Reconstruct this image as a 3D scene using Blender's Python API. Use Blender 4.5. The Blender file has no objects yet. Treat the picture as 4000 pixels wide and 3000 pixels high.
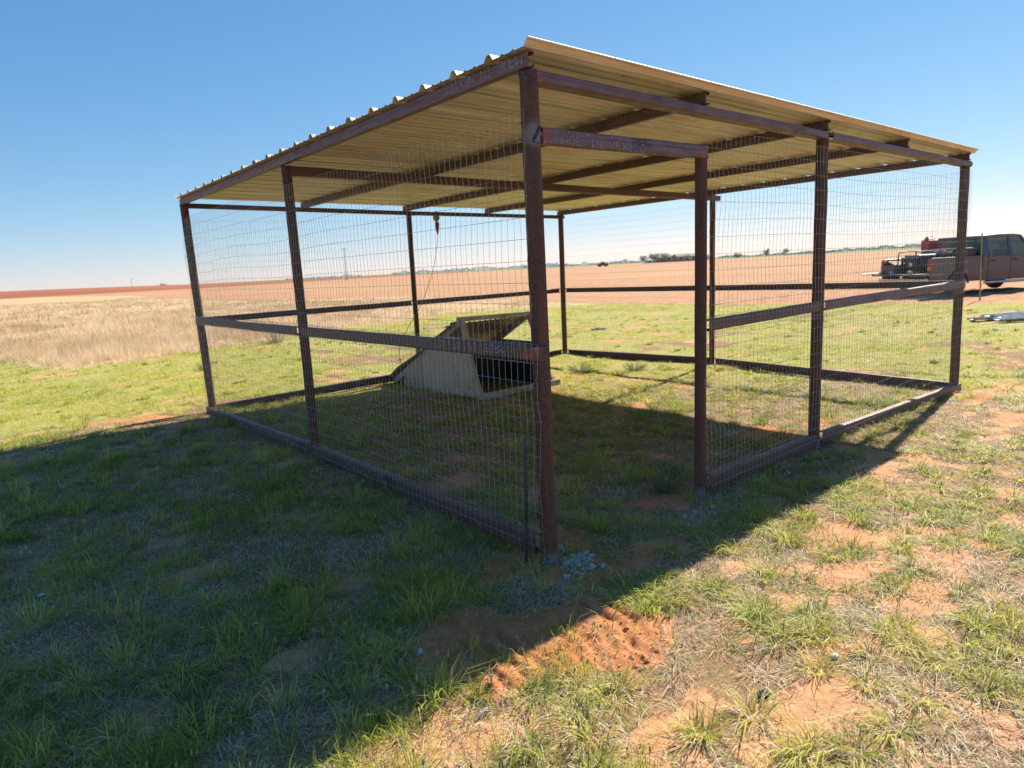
import bpy, math, random
import numpy as np
from mathutils import Vector, Matrix
random.seed(7); RNG = np.random.default_rng(11)
PI = math.pi
S = bpy.context.scene
COL = S.collection

# ------------------------------------------------------------------ camera
F_PX, YAW, PITCH, ROLL = 2609.0, 0.6869, -0.1724, -0.0519
CAM = Vector((-2.2665, -2.524, 1.5804))
fwd = Vector((math.sin(YAW)*math.cos(PITCH), math.cos(YAW)*math.cos(PITCH), math.sin(PITCH)))
rt0 = Vector((math.cos(YAW), -math.sin(YAW), 0)); up0 = rt0.cross(fwd)
Rv = rt0*math.cos(ROLL) + up0*math.sin(ROLL); Uv = up0*math.cos(ROLL) - rt0*math.sin(ROLL)
cd = bpy.data.cameras.new("camera"); cam = bpy.data.objects.new("camera", cd); COL.objects.link(cam)
M = Matrix.Identity(4)
for i in range(3):
    M[i][0] = Rv[i]; M[i][1] = Uv[i]; M[i][2] = -fwd[i]; M[i][3] = CAM[i]
cam.matrix_world = M
cd.sensor_width = 36; cd.lens = F_PX/4000*36; cd.clip_start = .05; cd.clip_end = 9000
cd.dof.use_dof = True; cd.dof.focus_distance = 3.3; cd.dof.aperture_fstop = 4.0
S.camera = cam

# ------------------------------------------------------------------ light
SUNV = Vector((2.97, .47, 2.56)).normalized()      # towards the sun
elev = math.asin(SUNV.z); az = math.atan2(SUNV.x, SUNV.y)
w = bpy.data.worlds.new("World"); S.world = w; w.use_nodes = True
nt = w.node_tree; bg = nt.nodes["Background"]
sky = nt.nodes.new("ShaderNodeTexSky"); sky.sky_type = 'NISHITA'; sky.sun_disc = False
sky.sun_elevation = elev; sky.sun_rotation = az; sky.air_density = 1.0; sky.dust_density = 0.; sky.ozone_density = 2.6; sky.altitude = 900
tn = nt.nodes.new('ShaderNodeMix'); tn.data_type = 'RGBA'; tn.blend_type = 'MULTIPLY'; tn.inputs[0].default_value = 1; tn.inputs[7].default_value = (.52, 1.03, 1.92, 1)
sp = nt.nodes.new('ShaderNodeSeparateColor'); cb = nt.nodes.new('ShaderNodeCombineColor'); nt.links.new(sky.outputs[0], sp.inputs[0])
for _i, _e in enumerate((1.1, .75, .51)):
    pw = nt.nodes.new('ShaderNodeMath'); pw.operation = 'POWER'; pw.inputs[1].default_value = _e; nt.links.new(sp.outputs[_i], pw.inputs[0]); nt.links.new(pw.outputs[0], cb.inputs[_i])
nt.links.new(cb.outputs[0], tn.inputs[6]); nt.links.new(tn.outputs[2], bg.inputs[0]); bg.inputs[1].default_value = .078
ld = bpy.data.lights.new("sun", 'SUN'); ld.energy = 4.4; ld.angle = math.radians(.53); ld.color = (1, .93, .80)
so = bpy.data.objects.new("sun", ld); COL.objects.link(so)
so.rotation_euler = (-SUNV).to_track_quat('-Z', 'Y').to_euler()
S.view_settings.view_transform = 'Standard'; S.view_settings.look = 'None'; S.view_settings.exposure = 1.12; S.view_settings.gamma = 1

# ------------------------------------------------------------------ materials
def srgb(r, g, b):
    f = lambda c: ((c/255+.055)/1.055)**2.4 if c > 10 else c/255/12.92
    return (f(r), f(g), f(b), 1)
def rgba(c): return tuple(c) if len(c) == 4 else tuple(c)+(1,)
class NT:
    def __init__(s, name):
        s.m = bpy.data.materials.new(name); s.m.use_nodes = True; s.t = s.m.node_tree
        s.b = s.t.nodes["Principled BSDF"]; s.out = s.t.nodes["Material Output"]
    def n(s, typ, **kw):
        x = s.t.nodes.new(typ)
        for k, v in kw.items(): setattr(x, k, v)
        return x
    def l(s, a, b): s.t.links.new(a, b)
    def coord(s, kind='Object'):
        return s.n("ShaderNodeTexCoord").outputs[kind] if kind != 'World' else s.n("ShaderNodeNewGeometry").outputs['Position']
    def noise(s, scale, detail=4, rough=.55, vec=None, stretch=None):
        x = s.n("ShaderNodeTexNoise"); x.inputs['Scale'].default_value = scale; x.inputs['Detail'].default_value = detail; x.inputs['Roughness'].default_value = rough
        v = vec or s.coord('World')
        if stretch:
            mp = s.n("ShaderNodeMapping"); mp.inputs['Scale'].default_value = stretch; s.l(v, mp.inputs[0]); v = mp.outputs[0]
        s.l(v, x.inputs['Vector']); return x.outputs['Fac']
    def ramp(s, fac, lo, hi):
        x = s.n("ShaderNodeMapRange"); x.interpolation_type = 'SMOOTHSTEP'
        s.l(fac, x.inputs['Value']); x.inputs['From Min'].default_value = lo; x.inputs['From Max'].default_value = hi; return x.outputs[0]
    def mix(s, f, a, b):
        x = s.n("ShaderNodeMix", data_type='RGBA')
        if isinstance(f, (int, float)): x.inputs[0].default_value = f
        else: s.l(f, x.inputs[0])
        for i, c in ((6, a), (7, b)):
            if isinstance(c, tuple): x.inputs[i].default_value = rgba(c)
            else: s.l(c, x.inputs[i])
        return x.outputs[2]
    def math(s, op, a, b=0.):
        x = s.n("ShaderNodeMath", operation=op)
        for i, c in enumerate((a, b)):
            if isinstance(c, (int, float)): x.inputs[i].default_value = c
            else: s.l(c, x.inputs[i])
        return x.outputs[0]
    def attr(s, name): return s.n("ShaderNodeAttribute", attribute_name=name).outputs['Fac']
    def base(s, c):
        if isinstance(c, tuple): s.b.inputs['Base Color'].default_value = rgba(c)
        else: s.l(c, s.b.inputs['Base Color'])
    def set(s, rough=.6, metal=0., spec=.5):
        s.b.inputs['Roughness'].default_value = rough; s.b.inputs['Metallic'].default_value = metal; s.b.inputs['Specular IOR Level'].default_value = spec
    def bump(s, h, strength=.3, dist=.01):
        x = s.n("ShaderNodeBump"); x.inputs['Strength'].default_value = strength; x.inputs['Distance'].default_value = dist
        s.l(h, x.inputs['Height']); s.l(x.outputs[0], s.b.inputs['Normal'])
MATS = {}
def simple(name, c1, c2=None, rough=.6, metal=0., scale=20, lo=.4, hi=.6, bump=0., stretch=None, dist=.004, spec=.5):
    if name in MATS: return MATS[name]
    t = NT(name); t.set(rough, metal, spec)
    if c2:
        f = t.noise(scale, 5, .6, stretch=stretch); t.base(t.mix(t.ramp(f, lo, hi), c1, c2))
        if bump: t.bump(f, bump, dist)
    else: t.base(c1)
    MATS[name] = t.m; return t.m

def rust_pipe():
    t = NT("rusty_pipe"); t.set(.78, .15, .35)
    a = t.noise(130, 3, .7); b = t.noise(30, 5, .65); c = t.noise(5, 3, .5, stretch=(1, 1, .35))
    b2 = t.noise(170, 2, .7); k = t.mix(t.ramp(a, .42, .6), (.060, .036, .036), (.125, .064, .045))
    k = t.mix(t.ramp(b2, .60, .68), k, (.27, .14, .09)); k = t.mix(t.math('MULTIPLY', t.ramp(b, .5, .7), .6), k, (.15, .065, .04))
    k = t.mix(t.ramp(c, .5, .75), k, (.085, .058, .06))
    # cement splash at the foot of each pipe
    z = t.n("ShaderNodeSeparateXYZ"); t.l(t.coord('World'), z.inputs[0])
    f = t.math('MULTIPLY', t.ramp(z.outputs[2], .10, .02), t.ramp(b, .38, .5))
    st = t.noise(26, 4, .6, stretch=(1, 1, .06)); k = t.mix(t.math('MULTIPLY', t.ramp(st, .5, .66), .6), k, (.17, .075, .045)); k = t.mix(t.math('MULTIPLY', t.ramp(t.noise(14, 3, .6, stretch=(1, 1, .12)), .56, .7), .55), k, (.035, .025, .03))
    k = t.mix(t.math('MULTIPLY', t.ramp(z.outputs[2], .42, .02), t.math('MULTIPLY', t.ramp(a, .35, .6), .6)), k, (.24, .115, .065))
    k = t.mix(t.math('MULTIPLY', f, .75), k, (.33, .31, .29))
    d = t.n('ShaderNodeVectorMath', operation='DISTANCE'); t.l(t.coord('World'), d.inputs[0]); d.inputs[1].default_value = (-.012, -.045, 2.205)
    k = t.mix(t.math('MULTIPLY', t.ramp(t.math('ADD', d.outputs['Value'], t.math('MULTIPLY', b, .04)), .10, .05), .7), k, (.22, .225, .23))
    t.base(k); t.bump(t.math('ADD', a, b), .5, .0025); return t.m
def primer(name="primer_steel", burns=(), col=(.155, .105, .14)):
    t = NT(name); t.set(.5, .1, .4)
    a = t.noise(9, 4, .6, stretch=(1, 1, 4)); b = t.noise(170, 4, .7); c = t.noise(3, 3, .5)
    k = t.mix(t.ramp(a, .38, .68), col, (.135, .075, .07))
    k = t.mix(t.ramp(b, .62, .74), k, (.22, .145, .125))
    k = t.mix(t.ramp(c, .55, .75), k, (.06, .045, .055))
    if burns:
        p = t.coord('World'); nz = t.noise(30, 3, .6)
        for q, r in burns:
            d = t.n("ShaderNodeVectorMath", operation='DISTANCE'); t.l(p, d.inputs[0]); d.inputs[1].default_value = q
            dd = t.math('ADD', d.outputs['Value'], t.math('MULTIPLY', nz, .05))
            k = t.mix(t.ramp(dd, r+.03, r), k, (.27, .065, .045))
            k = t.mix(t.ramp(dd, r*.62+.02, r*.62), k, (.22, .20, .19))
    t.base(k); t.bump(b, .15, .001)
    r = t.math('ADD', t.math('MULTIPLY', a, .35), .36); t.l(r, t.b.inputs['Roughness']); return t.m
def tin(name, c1, c2, stain, rough=.5):
    t = NT(name); t.set(rough, .35, .5)
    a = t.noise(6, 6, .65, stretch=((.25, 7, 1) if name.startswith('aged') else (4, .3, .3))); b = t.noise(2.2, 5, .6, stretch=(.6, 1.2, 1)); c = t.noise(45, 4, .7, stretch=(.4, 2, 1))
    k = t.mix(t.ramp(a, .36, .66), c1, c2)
    k = t.mix(t.math('MULTIPLY', t.ramp(b, .50, .68), t.ramp(c, .42, .60)), k, stain)
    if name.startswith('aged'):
        st = t.noise(3.3, 2, .5, stretch=(.02, 1, .02)); st2 = t.noise(17, 2, .5, stretch=(.02, 1, .02))  # light and dark bands of the ribs painted in as colour stripes
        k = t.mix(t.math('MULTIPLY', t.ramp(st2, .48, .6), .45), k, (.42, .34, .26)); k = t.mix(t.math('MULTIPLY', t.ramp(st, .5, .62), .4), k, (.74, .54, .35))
    t.base(k); t.bump(a, .1, .003); return t.m
def weathered_wood(name, c1, c2, stretch=(1, 1, 9)):
    t = NT(name); t.set(.85, 0, .25)
    a = t.noise(16, 6, .7, stretch=stretch); b = t.noise(3, 4, .5)
    k = t.mix(t.ramp(a, .35, .65), c1, c2); k = t.mix(t.math('MULTIPLY', t.ramp(b, .5, .7), .5), k, (.20, .155, .12))
    t.base(k); t.bump(a, .4, .004); return t.m
def leafy(name, cols, trans=.4, attr='tint', rough=.55):
    """cols: list of colours picked along the per-blade tint attribute"""
    t = NT(name); t.set(rough, 0, .3)
    r = t.n("ShaderNodeValToRGB"); t.l(t.attr(attr), r.inputs[0]); cr = r.color_ramp
    while len(cr.elements) < len(cols): cr.elements.new(.5)
    for i, c in enumerate(cols): cr.elements[i].position = i/(len(cols)-1); cr.elements[i].color = rgba(c)
    t.base(r.outputs[0])
    tr = t.n("ShaderNodeBsdfTranslucent"); t.l(r.outputs[0], tr.inputs[0])
    mx = t.n("ShaderNodeMixShader"); mx.inputs[0].default_value = trans
    t.l(t.b.outputs[0], mx.inputs[1]); t.l(tr.outputs[0], mx.inputs[2]); t.l(mx.outputs[0], t.out.inputs[0]); return t.m

M_PIPE = rust_pipe(); M_PRIM = primer(); M_PRIM2 = primer('primer_steel_dark', [], (.105, .068, .08))
M_WIRE = simple("galvanised_wire", (.30, .32, .33), (.45, .46, .46), .42, .6, 30)
M_WIRE2 = simple("dull_galvanised_wire", (.16, .165, .17), (.26, .265, .27), .6, .2, 30)
M_TIE = simple("tie_wire", (.12, .07, .05), (.2, .14, .11), .6, .5, 60)
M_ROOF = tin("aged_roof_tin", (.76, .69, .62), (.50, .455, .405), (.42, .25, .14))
M_WELD = simple("weld_slag", (.03, .035, .05), (.10, .12, .17), .35, .6, 400)
M_WELDB = simple("blue_weld", (.03, .05, .16), (.10, .16, .42), .25, .8, 300)
M_INK = simple("stencil_ink", (.58, .55, .60), (.36, .31, .36), .7, 0, 150)
M_PLY = weathered_wood("weathered_plywood", (.60, .48, .35), (.42, .33, .24), (1, .6, 7))
M_LUM = weathered_wood("weathered_lumber", (.50, .42, .32), (.34, .28, .22), (.5, 5, 5))
M_DARK = simple("interior_shade_board", (.03, .028, .026), (.045, .04, .036), .8, 0, 12)  # shade inside the coop is put into this board colour

# ------------------------------------------------------------------ mesh helpers
class MB:
    def __init__(s): s.v = []; s.f = []
    def add(s, v, f):
        n = len(s.v); s.v += [tuple(x) for x in v]; s.f += [tuple(n+i for i in q) for q in f]
    def box(s, a, b, m=None):
        x0, y0, z0 = a; x1, y1, z1 = b
        v = [(x0,y0,z0),(x1,y0,z0),(x1,y1,z0),(x0,y1,z0),(x0,y0,z1),(x1,y0,z1),(x1,y1,z1),(x0,y1,z1)]
        if m: v = [m @ Vector(q) for q in v]
        s.add(v, [(0,3,2,1),(4,5,6,7),(0,1,5,4),(1,2,6,5),(2,3,7,6),(3,0,4,7)])
    def tube(s, pts, r, n=8, cap=True, squash=1.):
        pts = [Vector(p) for p in pts]; k = len(pts); rr = r if isinstance(r, (list, tuple)) else [r]*k
        base = len(s.v); prev = None
        for i, p in enumerate(pts):
            d = (pts[min(i+1, k-1)]-pts[max(i-1, 0)])
            if d.length < 1e-9: d = Vector((0, 0, 1))
            d.normalize()
            if prev is None:
                a = Vector((0, 0, 1)) if abs(d.z) < .9 else Vector((1, 0, 0)); u = d.cross(a).normalized()
            else: u = (prev-d*prev.dot(d)).normalized()
            prev = u; w_ = d.cross(u)
            for j in range(n):
                t = 2*PI*j/n; s.v.append(tuple(p+(u*math.cos(t)+w_*math.sin(t)*squash)*rr[i]))
        for i in range(k-1):
            for j in range(n):
                a = base+i*n+j; b = base+i*n+(j+1) % n; s.f.append((a, b, b+n, a+n))
        if cap:
            s.f.append(tuple(base+j for j in range(n))[::-1]); s.f.append(tuple(base+(k-1)*n+j for j in range(n)))
    def sweep(s, prof, a, b, U, V, cap=True, closed=True):
        """profile [(u,v)] carried from a to b"""
        a = Vector(a); b = Vector(b); n = len(prof); base = len(s.v)
        for o in (a, b):
            for u, v in prof: s.v.append(tuple(o+U*u+V*v))
        for j in range(n if closed else n-1):
            k = (j+1) % n; s.f.append((base+j, base+k, base+n+k, base+n+j))
        if cap and closed: s.f.append(tuple(base+j for j in range(n))[::-1]); s.f.append(tuple(base+n+j for j in range(n)))
    def lathe(s, prof, c, axis, n=28, cap=True):
        c = Vector(c); A = Vector(axis).normalized(); X = A.orthogonal().normalized(); Y = A.cross(X); base = len(s.v); k = len(prof)
        for r, h in prof:
            for j in range(n):
                t = 2*PI*j/n; s.v.append(tuple(c+A*h+(X*math.cos(t)+Y*math.sin(t))*r))
        for i in range(k-1):
            for j in range(n):
                a = base+i*n+j; b = base+i*n+(j+1) % n; s.f.append((a, b, b+n, a+n))
        if cap: s.f.append(tuple(base+j for j in range(n))[::-1]); s.f.append(tuple(base+(k-1)*n+j for j in range(n)))
    def blob(s, c, r, seed=0, n=6, m=4, rough=.3):
        rn = random.Random(seed); base = len(s.v); c = Vector(c)
        r = r if isinstance(r, (tuple, list)) else (r, r, r)
        for i in range(m+1):
            ph = PI*i/m
            for j in range(n):
                t = 2*PI*j/n+(i % 2)*PI/n; k = 1+rough*(rn.random()-.5)*2 if 0 < i < m else 1
                s.v.append((c.x+r[0]*k*math.sin(ph)*math.cos(t), c.y+r[1]*k*math.sin(ph)*math.sin(t), c.z+r[2]*k*math.cos(ph)))
        for i in range(m):
            for j in range(n):
                a = base+i*n+j; b = base+i*n+(j+1) % n; s.f.append((a, a+n, b+n, b))
    def poly(s, pts2, y0, y1, m=None):
        """polygon in XZ extruded from y0 to y1"""
        n = len(pts2); v = [(x, y0, z) for x, z in pts2]+[(x, y1, z) for x, z in pts2]
        if m: v = [m @ Vector(q) for q in v]
        f = [tuple(range(n)), tuple(range(2*n-1, n-1, -1))]+[(j, n+j, n+(j+1) % n, (j+1) % n) for j in range(n)]
        s.add(v, f)
    def build(s, name, mat, parent=None, smooth=False, bevel=0., loc=None, label=None, solid=0., sub=0):
        me = bpy.data.meshes.new(name); me.from_pydata(s.v, [], s.f); me.validate(); me.update()
        import bmesh
        bm = bmesh.new(); bm.from_mesh(me); bmesh.ops.recalc_face_normals(bm, faces=bm.faces); bm.to_mesh(me); bm.free()
        if mat: me.materials.append(mat)
        o = bpy.data.objects.new(name, me); COL.objects.link(o)
        if parent is not None: o.parent = parent
        if smooth:
            for p in me.polygons: p.use_smooth = True
            try: me.set_sharp_from_angle(angle=math.radians(40))
            except Exception: pass
        if solid: md = o.modifiers.new("thickness", 'SOLIDIFY'); md.thickness = solid; md.offset = 0
        if bevel: md = o.modifiers.new("bevel", 'BEVEL'); md.width = bevel; md.segments = 2; md.limit_method = 'ANGLE'
        if sub: md = o.modifiers.new("sub", 'SUBSURF'); md.levels = sub; md.render_levels = sub
        if loc is not None: o.location = loc
        if label: o['label'] = label
        return o
def tag(o, label=None, cat=None, group=None, kind=None):
    if label: o['label'] = label
    if cat: o['category'] = cat
    if group: o['group'] = group
    if kind: o['kind'] = kind
    return o
def empty(name, loc=(0, 0, 0), rz=0.):
    o = bpy.data.objects.new(name, None); COL.objects.link(o); o.location = loc; o.rotation_euler = (0, 0, rz); o.empty_display_size = .2
    o_mw[o.name] = Matrix.Translation(Vector(loc)) @ Matrix.Rotation(rz, 4, 'Z'); return o
o_mw = {}
X_, Y_, Z_ = Vector((1, 0, 0)), Vector((0, 1, 0)), Vector((0, 0, 1))

# ------------------------------------------------------------------ numpy noise and terrain
def vnoise(x, y, s=0):
    xi = np.floor(x).astype(np.int64); yi = np.floor(y).astype(np.int64); fx = x-xi; fy = y-yi
    fx = fx*fx*(3-2*fx); fy = fy*fy*(3-2*fy)
    def h(a, b):
        n = (a*374761393+b*668265263+s*974711) & 0x7fffffff
        n = ((n ^ (n >> 13))*1274126177) & 0x7fffffff
        return ((n ^ (n >> 16)) & 0xffff)/65535.
    return (h(xi, yi)*(1-fx)+h(xi+1, yi)*fx)*(1-fy)+(h(xi, yi+1)*(1-fx)+h(xi+1, yi+1)*fx)*fy
def fbm(x, y, s=0, o=4):
    r = 0; a = .5; t = 0
    for i in range(o): r = r+a*vnoise(x*2**i+i*7.3, y*2**i-i*3.1, s+i*17); t += a; a *= .55
    return r/t
def sstep(x, a, b):
    t = np.clip((x-a)/(b-a), 0, 1); return t*t*(3-2*t)
def gauss(x, y, cx, cy, s): return np.exp(-((x-cx)**2+(y-cy)**2)/(2*s*s))
def polysd(x, y, P):
    """signed distance, positive inside"""
    d = np.full(np.shape(x), 1e18); inside = np.zeros(np.shape(x), bool); n = len(P)
    for i in range(n):
        ax, ay = P[i]; bx, by = P[(i+1) % n]; ex, ey = bx-ax, by-ay
        t = np.clip(((x-ax)*ex+(y-ay)*ey)/(ex*ex+ey*ey), 0, 1)
        d = np.minimum(d, (x-ax-t*ex)**2+(y-ay-t*ey)**2)
        c = ((ay > y) != (by > y)) & (x < (bx-ax)*(y-ay)/((by-ay) if by != ay else 1e-9)+ax); inside ^= c
    return np.where(inside, 1, -1)*np.sqrt(d)
DIRT = [(-1.08,-.36),(-.93,-.10),(-.66,-.02),(-.5,-.27),(-.12,-.46),(-.02,-.78),(-.2,-.97),(-.47,-.96),(-.73,-.74),(-.95,-.74),(-1.0,-.58)]
PLOW = [(17.2,15.6),(17.3,10.3),(18.3,6),(18.8,3.9),(19.2,2.5),(21,-12),(30,-60),(400,-900),(5000,-3000),(5000,5000),(-5000,5000),(-5000,402),(-800,401),(14,331),(24,143),(15.5,54),(19,46),(22,37)]
DRYP = [(-200,30),(-60,24),(-1.5,18.5),(-.9,13.8),(.5,13.6),(2.6,14.8),(4,15),(7.3,16.8),(12.7,18.2),(16.6,16),(17.2,15.9),(22,37),(19,46),(15.5,54),(24,143),(14,330),(-800,400)]
SPOTS = [(-1.25,-.75,.36,.16),(-1.05,-.86,.34,.12),(.08,-.12,.34,.22),(-.16,.12,.26,.2),(.15,-.34,.40,.14),(.3,.25,.25,.25),(-.75,6.25,.42,.28),(-1.15,6.6,.3,.2),(6.2,2.85,.4,.35),(3.15,.55,.45,.25),(3.75,.35,.3,.2),(1.15,.12,.28,.2),(5.9,-.3,.35,.2),(6.7,-.4,.5,.25),(4.6,5.2,.3,.25),(-.1,-1.55,.35,.25),(-1.35,.1,.2,.12),(-1.5,1.3,.25,.14),(1.3,-.9,.3,.2),(.7,-.75,.22,.12),
         (-.9,.6,.2,.12),(.45,1.5,.5,.25),(.9,.9,.35,.2),(8.7,5.0,.6,.3),(9.4,6.4,.5,.3),(0.9,-1.5,.35,.2),(1.5,-1.1,.3,.2),(.55,-.3,.25,.12),(-.55,-1.25,.3,.12),(4.9,7.4,.5,.3)]
def height(x, y):
    near = np.exp(-((x)**2+(y)**2)/900.)
    h = (fbm(x*.55, y*.55, 3)-.5)*.07*near+(fbm(x*2.3, y*2.3, 5)-.5)*.028*near+(fbm(x*8, y*8, 9)-.5)*.012*near
    for cx, cy, a in ((0, 3.04, .03), (1.4, 0, .02), (6.08, 3.04, .04), (6.08, 0, -.02), (-.7, 6.2, .05)): h = h+a*gauss(x, y, cx, cy, .5)
    d = polysd(x, y, DIRT)+(fbm(x*6, y*6, 21)-.5)*.14; m = sstep(d, -.02, .07)
    wv = x*1.0-.32*y+.03*np.sin(y*13+1)
    bars = np.clip(np.sin((wv+.035*fbm(x*4, y*4, 34))*2*PI/.092)*1.6+.3, -1, 1)
    tr = sstep(fbm(x*3, y*3, 31), .36, .5)*sstep(y+.12*x, -.36, -.44)*sstep(y+.12*x, -.93, -.85)
    h = h+m*(.004*(fbm(x*20, y*20, 41)-.3)*2+.021*tr*(.25+.75*sstep(fbm(x*6.5, y*6.5, 33), .36, .58))*(bars*.5-.1)+(.0025+.006*sstep(fbm(x*5,y*5,44),.5,.65))*(fbm(x*55, y*55, 43, 2)-.5)*1.6+.006)
    r = sstep(-d, .06, .0)*sstep(d, -.12, -.02)
    h = h+.018*r*fbm(x*30, y*30, 51)
    pl = polysd(x, y, PLOW) if np.size(x) > 1 else np.array(-5.)
    h = h+sstep(pl, 0, 1.5)*np.exp(-(x*x+y*y)/3600.)*(.05*np.sin((x*.35+y)*2*PI/1.0)+.05*(fbm(x*3, y*3, 61)-.5))
    r_ = np.sqrt((x+2.3)**2+(y+2.5)**2); a_ = np.arctan2(x+2.3, y+2.5)
    h = h+4.2*sstep(r_, 240, 850)*sstep(a_, .42, .0)
    return h
def hz(x, y): return float(height(np.array([x, x+.001]), np.array([y, y]))[0])
def baremask(x, y):
    """1 = bare red sand, 0 = covered ground"""
    n = .55*fbm(x*1.5+3, y*1.5, 71)+.45*fbm(x*3.6, y*3.6, 72); f = fbm(x*8, y*8, 73)
    right = sstep(x-y*.3, -.9, .6)*sstep(y, .4, -.4)
    inside = sstep(x, .0, .3)*sstep(y, 0, .3)*sstep(x, 6.2, 5.8)*sstep(y, 6.2, 5.8)
    b = sstep(n+.7*(f-.5), .62-.10*right+.03*inside, .80-.10*right)
    for cx, cy, a, bb in SPOTS:
        d = np.sqrt(((x-cx)/a)**2+((y-cy)/bb)**2); b = np.maximum(b, .9*sstep(1.05-d+1.6*(f-.5), 0, .8))
    d = polysd(x, y, DIRT)+(fbm(x*6, y*6, 21)-.5)*.14
    return np.clip(np.maximum(b, sstep(d, -.03, .03)), 0, 1)
def dirtmask(x, y):
    d = polysd(x, y, DIRT)+(fbm(x*6, y*6, 21)-.5)*.14
    m = sstep(d, -.04, .03)
    for cx, cy, a, bb in SPOTS[2:13]:
        q = np.sqrt(((x-cx)/a)**2+((y-cy)/bb)**2); m = np.maximum(m, .8*sstep(1-q+.8*(fbm(x*5, y*5, 75)-.5), 0, .3))
    return m

def graded(lo, fine0, fine1, hi, step, far, g=1.09):
    a = list(np.arange(fine0, fine1, step)); s = step
    x = a[-1]
    while x < hi: s = min(s*1.03, .045); x += s; a.append(x)
    while x < far: s *= g; x += s; a.append(x)
    s = step; x = fine0; b = []
    while x > lo: s = min(s*1.03, .045); x -= s; b.append(x)
    while x > -far: s *= g; x -= s; b.append(x)
    return np.array(b[::-1]+a)
gx = graded(-3.2, -1.3, .5, 9, .0105, 6000); gy = graded(-2.2, -1.25, .15, 9, .0105, 6000)
XX, YY = np.meshgrid(gx, gy, indexing='ij'); nx, ny = XX.shape
ZZ = height(XX, YY)
def npmesh(name, V, polys, sizes, mat, attrs=None, smooth=False):
    me = bpy.data.meshes.new(name); V = np.ascontiguousarray(V, np.float32).reshape(-1, 3)
    me.vertices.add(len(V)); me.vertices.foreach_set("co", V.ravel())
    polys = np.ascontiguousarray(polys, np.int32).ravel(); sizes = np.asarray(sizes, np.int32)
    me.loops.add(len(polys)); me.loops.foreach_set("vertex_index", polys)
    me.polygons.add(len(sizes)); st = np.concatenate([[0], np.cumsum(sizes)[:-1]]).astype(np.int32)
    me.polygons.foreach_set("loop_start", st)
    try: me.polygons.foreach_set("loop_total", sizes)
    except Exception: pass
    me.update(calc_edges=True)
    for k, a in (attrs or {}).items():
        at = me.attributes.new(k, 'FLOAT', 'POINT'); at.data.foreach_set("value", np.ascontiguousarray(a, np.float32).ravel())
    if smooth: me.polygons.foreach_set("use_smooth", np.ones(len(sizes), bool))
    me.materials.append(mat); me.validate()
    o = bpy.data.objects.new(name, me); COL.objects.link(o); return o

def ground_mat():
    t = NT("red_sand_ground"); t.set(.95, 0, .12)
    P = t.coord('World')
    n1 = t.noise(1.1, 5, .6); n2 = t.noise(14, 6, .7); n3 = t.noise(90, 4, .7); n4 = t.noise(34, 5, .7, stretch=(1, 2.6, 1))
    sand = t.mix(t.ramp(n2, .3, .7), (.50, .24, .11), (.64, .35, .185))
    sand = t.mix(t.ramp(n3, .55, .72), sand, (.46, .24, .12))
    dirt = t.mix(t.ramp(n2, .3, .7), (.45, .165, .065), (.58, .26, .115)); dirt = t.mix(t.ramp(n3, .5, .7), dirt, (.34, .12, .05))
    sand = t.mix(t.attr('dirt'), sand, dirt)
    lit = t.mix(t.ramp(n4, .35, .62), (.22, .115, .065), (.40, .25, .145)); lit = t.mix(t.ramp(n3, .52, .68), lit, (.15, .10, .06))
    lit = t.mix(t.ramp(n2, .45, .75), lit, (.17, .18, .06))
    bare = t.ramp(t.math('ADD', t.math('ADD', t.attr('bare'), .22), t.math('MULTIPLY', t.math('SUBTRACT', n4, .5), 1.9)), .30, .72)
    k = t.mix(bare, lit, sand)
    # lawn further off: greener litter between the blades
    k = t.mix(t.math('MULTIPLY', t.ramp(t.attr('green'), .4, .9), t.math('SUBTRACT', 1., bare)), k, t.mix(t.ramp(n2, .3, .7), (.27, .28, .06), (.42, .36, .13)))
    # tall dry grass field floor
    dry = t.mix(t.ramp(t.noise(.6, 5, .6), .35, .65), (.56, .39, .215), (.46, .31, .165))
    k = t.mix(t.ramp(t.math('ADD', t.attr('sd_dry'), t.math('MULTIPLY', t.math('SUBTRACT', n1, .5), 2.)), -.2, .3), k, dry)
    # ploughed field with furrow lines and clods
    mp = t.n("ShaderNodeMapping"); mp.inputs['Rotation'].default_value = (0, 0, math.radians(19)); t.l(P, mp.inputs[0])
    wv = t.n("ShaderNodeTexWave"); wv.bands_direction = 'Y'; wv.inputs['Scale'].default_value = .31; wv.inputs['Distortion'].default_value = 2.5; wv.inputs['Detail'].default_value = 3; wv.inputs['Detail Scale'].default_value = 2.
    t.l(mp.outputs[0], wv.inputs[0])
    pn = t.noise(1.6, 6, .75); pn2 = t.noise(.035, 4, .6)
    pl = t.mix(t.ramp(pn, .38, .62), (.39, .19, .095), (.51, .295, .16)); pl = t.mix(t.math('MULTIPLY', wv.outputs['Fac'], .3), pl, (.38, .20, .125))
    pl = t.mix(t.ramp(pn2, .45, .62), pl, (.46, .27, .145))
    k = t.mix(t.ramp(t.math('ADD', t.attr('sd_plow'), t.math('MULTIPLY', t.math('SUBTRACT', n1, .5), 1.2)), -.1, .2), k, pl)
    far = t.mix(t.ramp(t.noise(.004, 4, .6), .4, .6), (.34, .13, .07), (.28, .10, .055))
    k = t.mix(t.ramp(t.attr('sd_far'), 0, 12), k, far)
    k = t.mix(t.ramp(t.attr('sd_green'), 0, 30), k, (.22, .235, .10))
    t.base(k)
    b = t.math('ADD', t.math('MULTIPLY', n2, .6), t.math('MULTIPLY', n3, .5)); b = t.math('ADD', b, t.math('MULTIPLY', pn, t.ramp(t.attr('sd_plow'), 0, 1)))
    t.bump(b, .7, .02); return t.m
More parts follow.
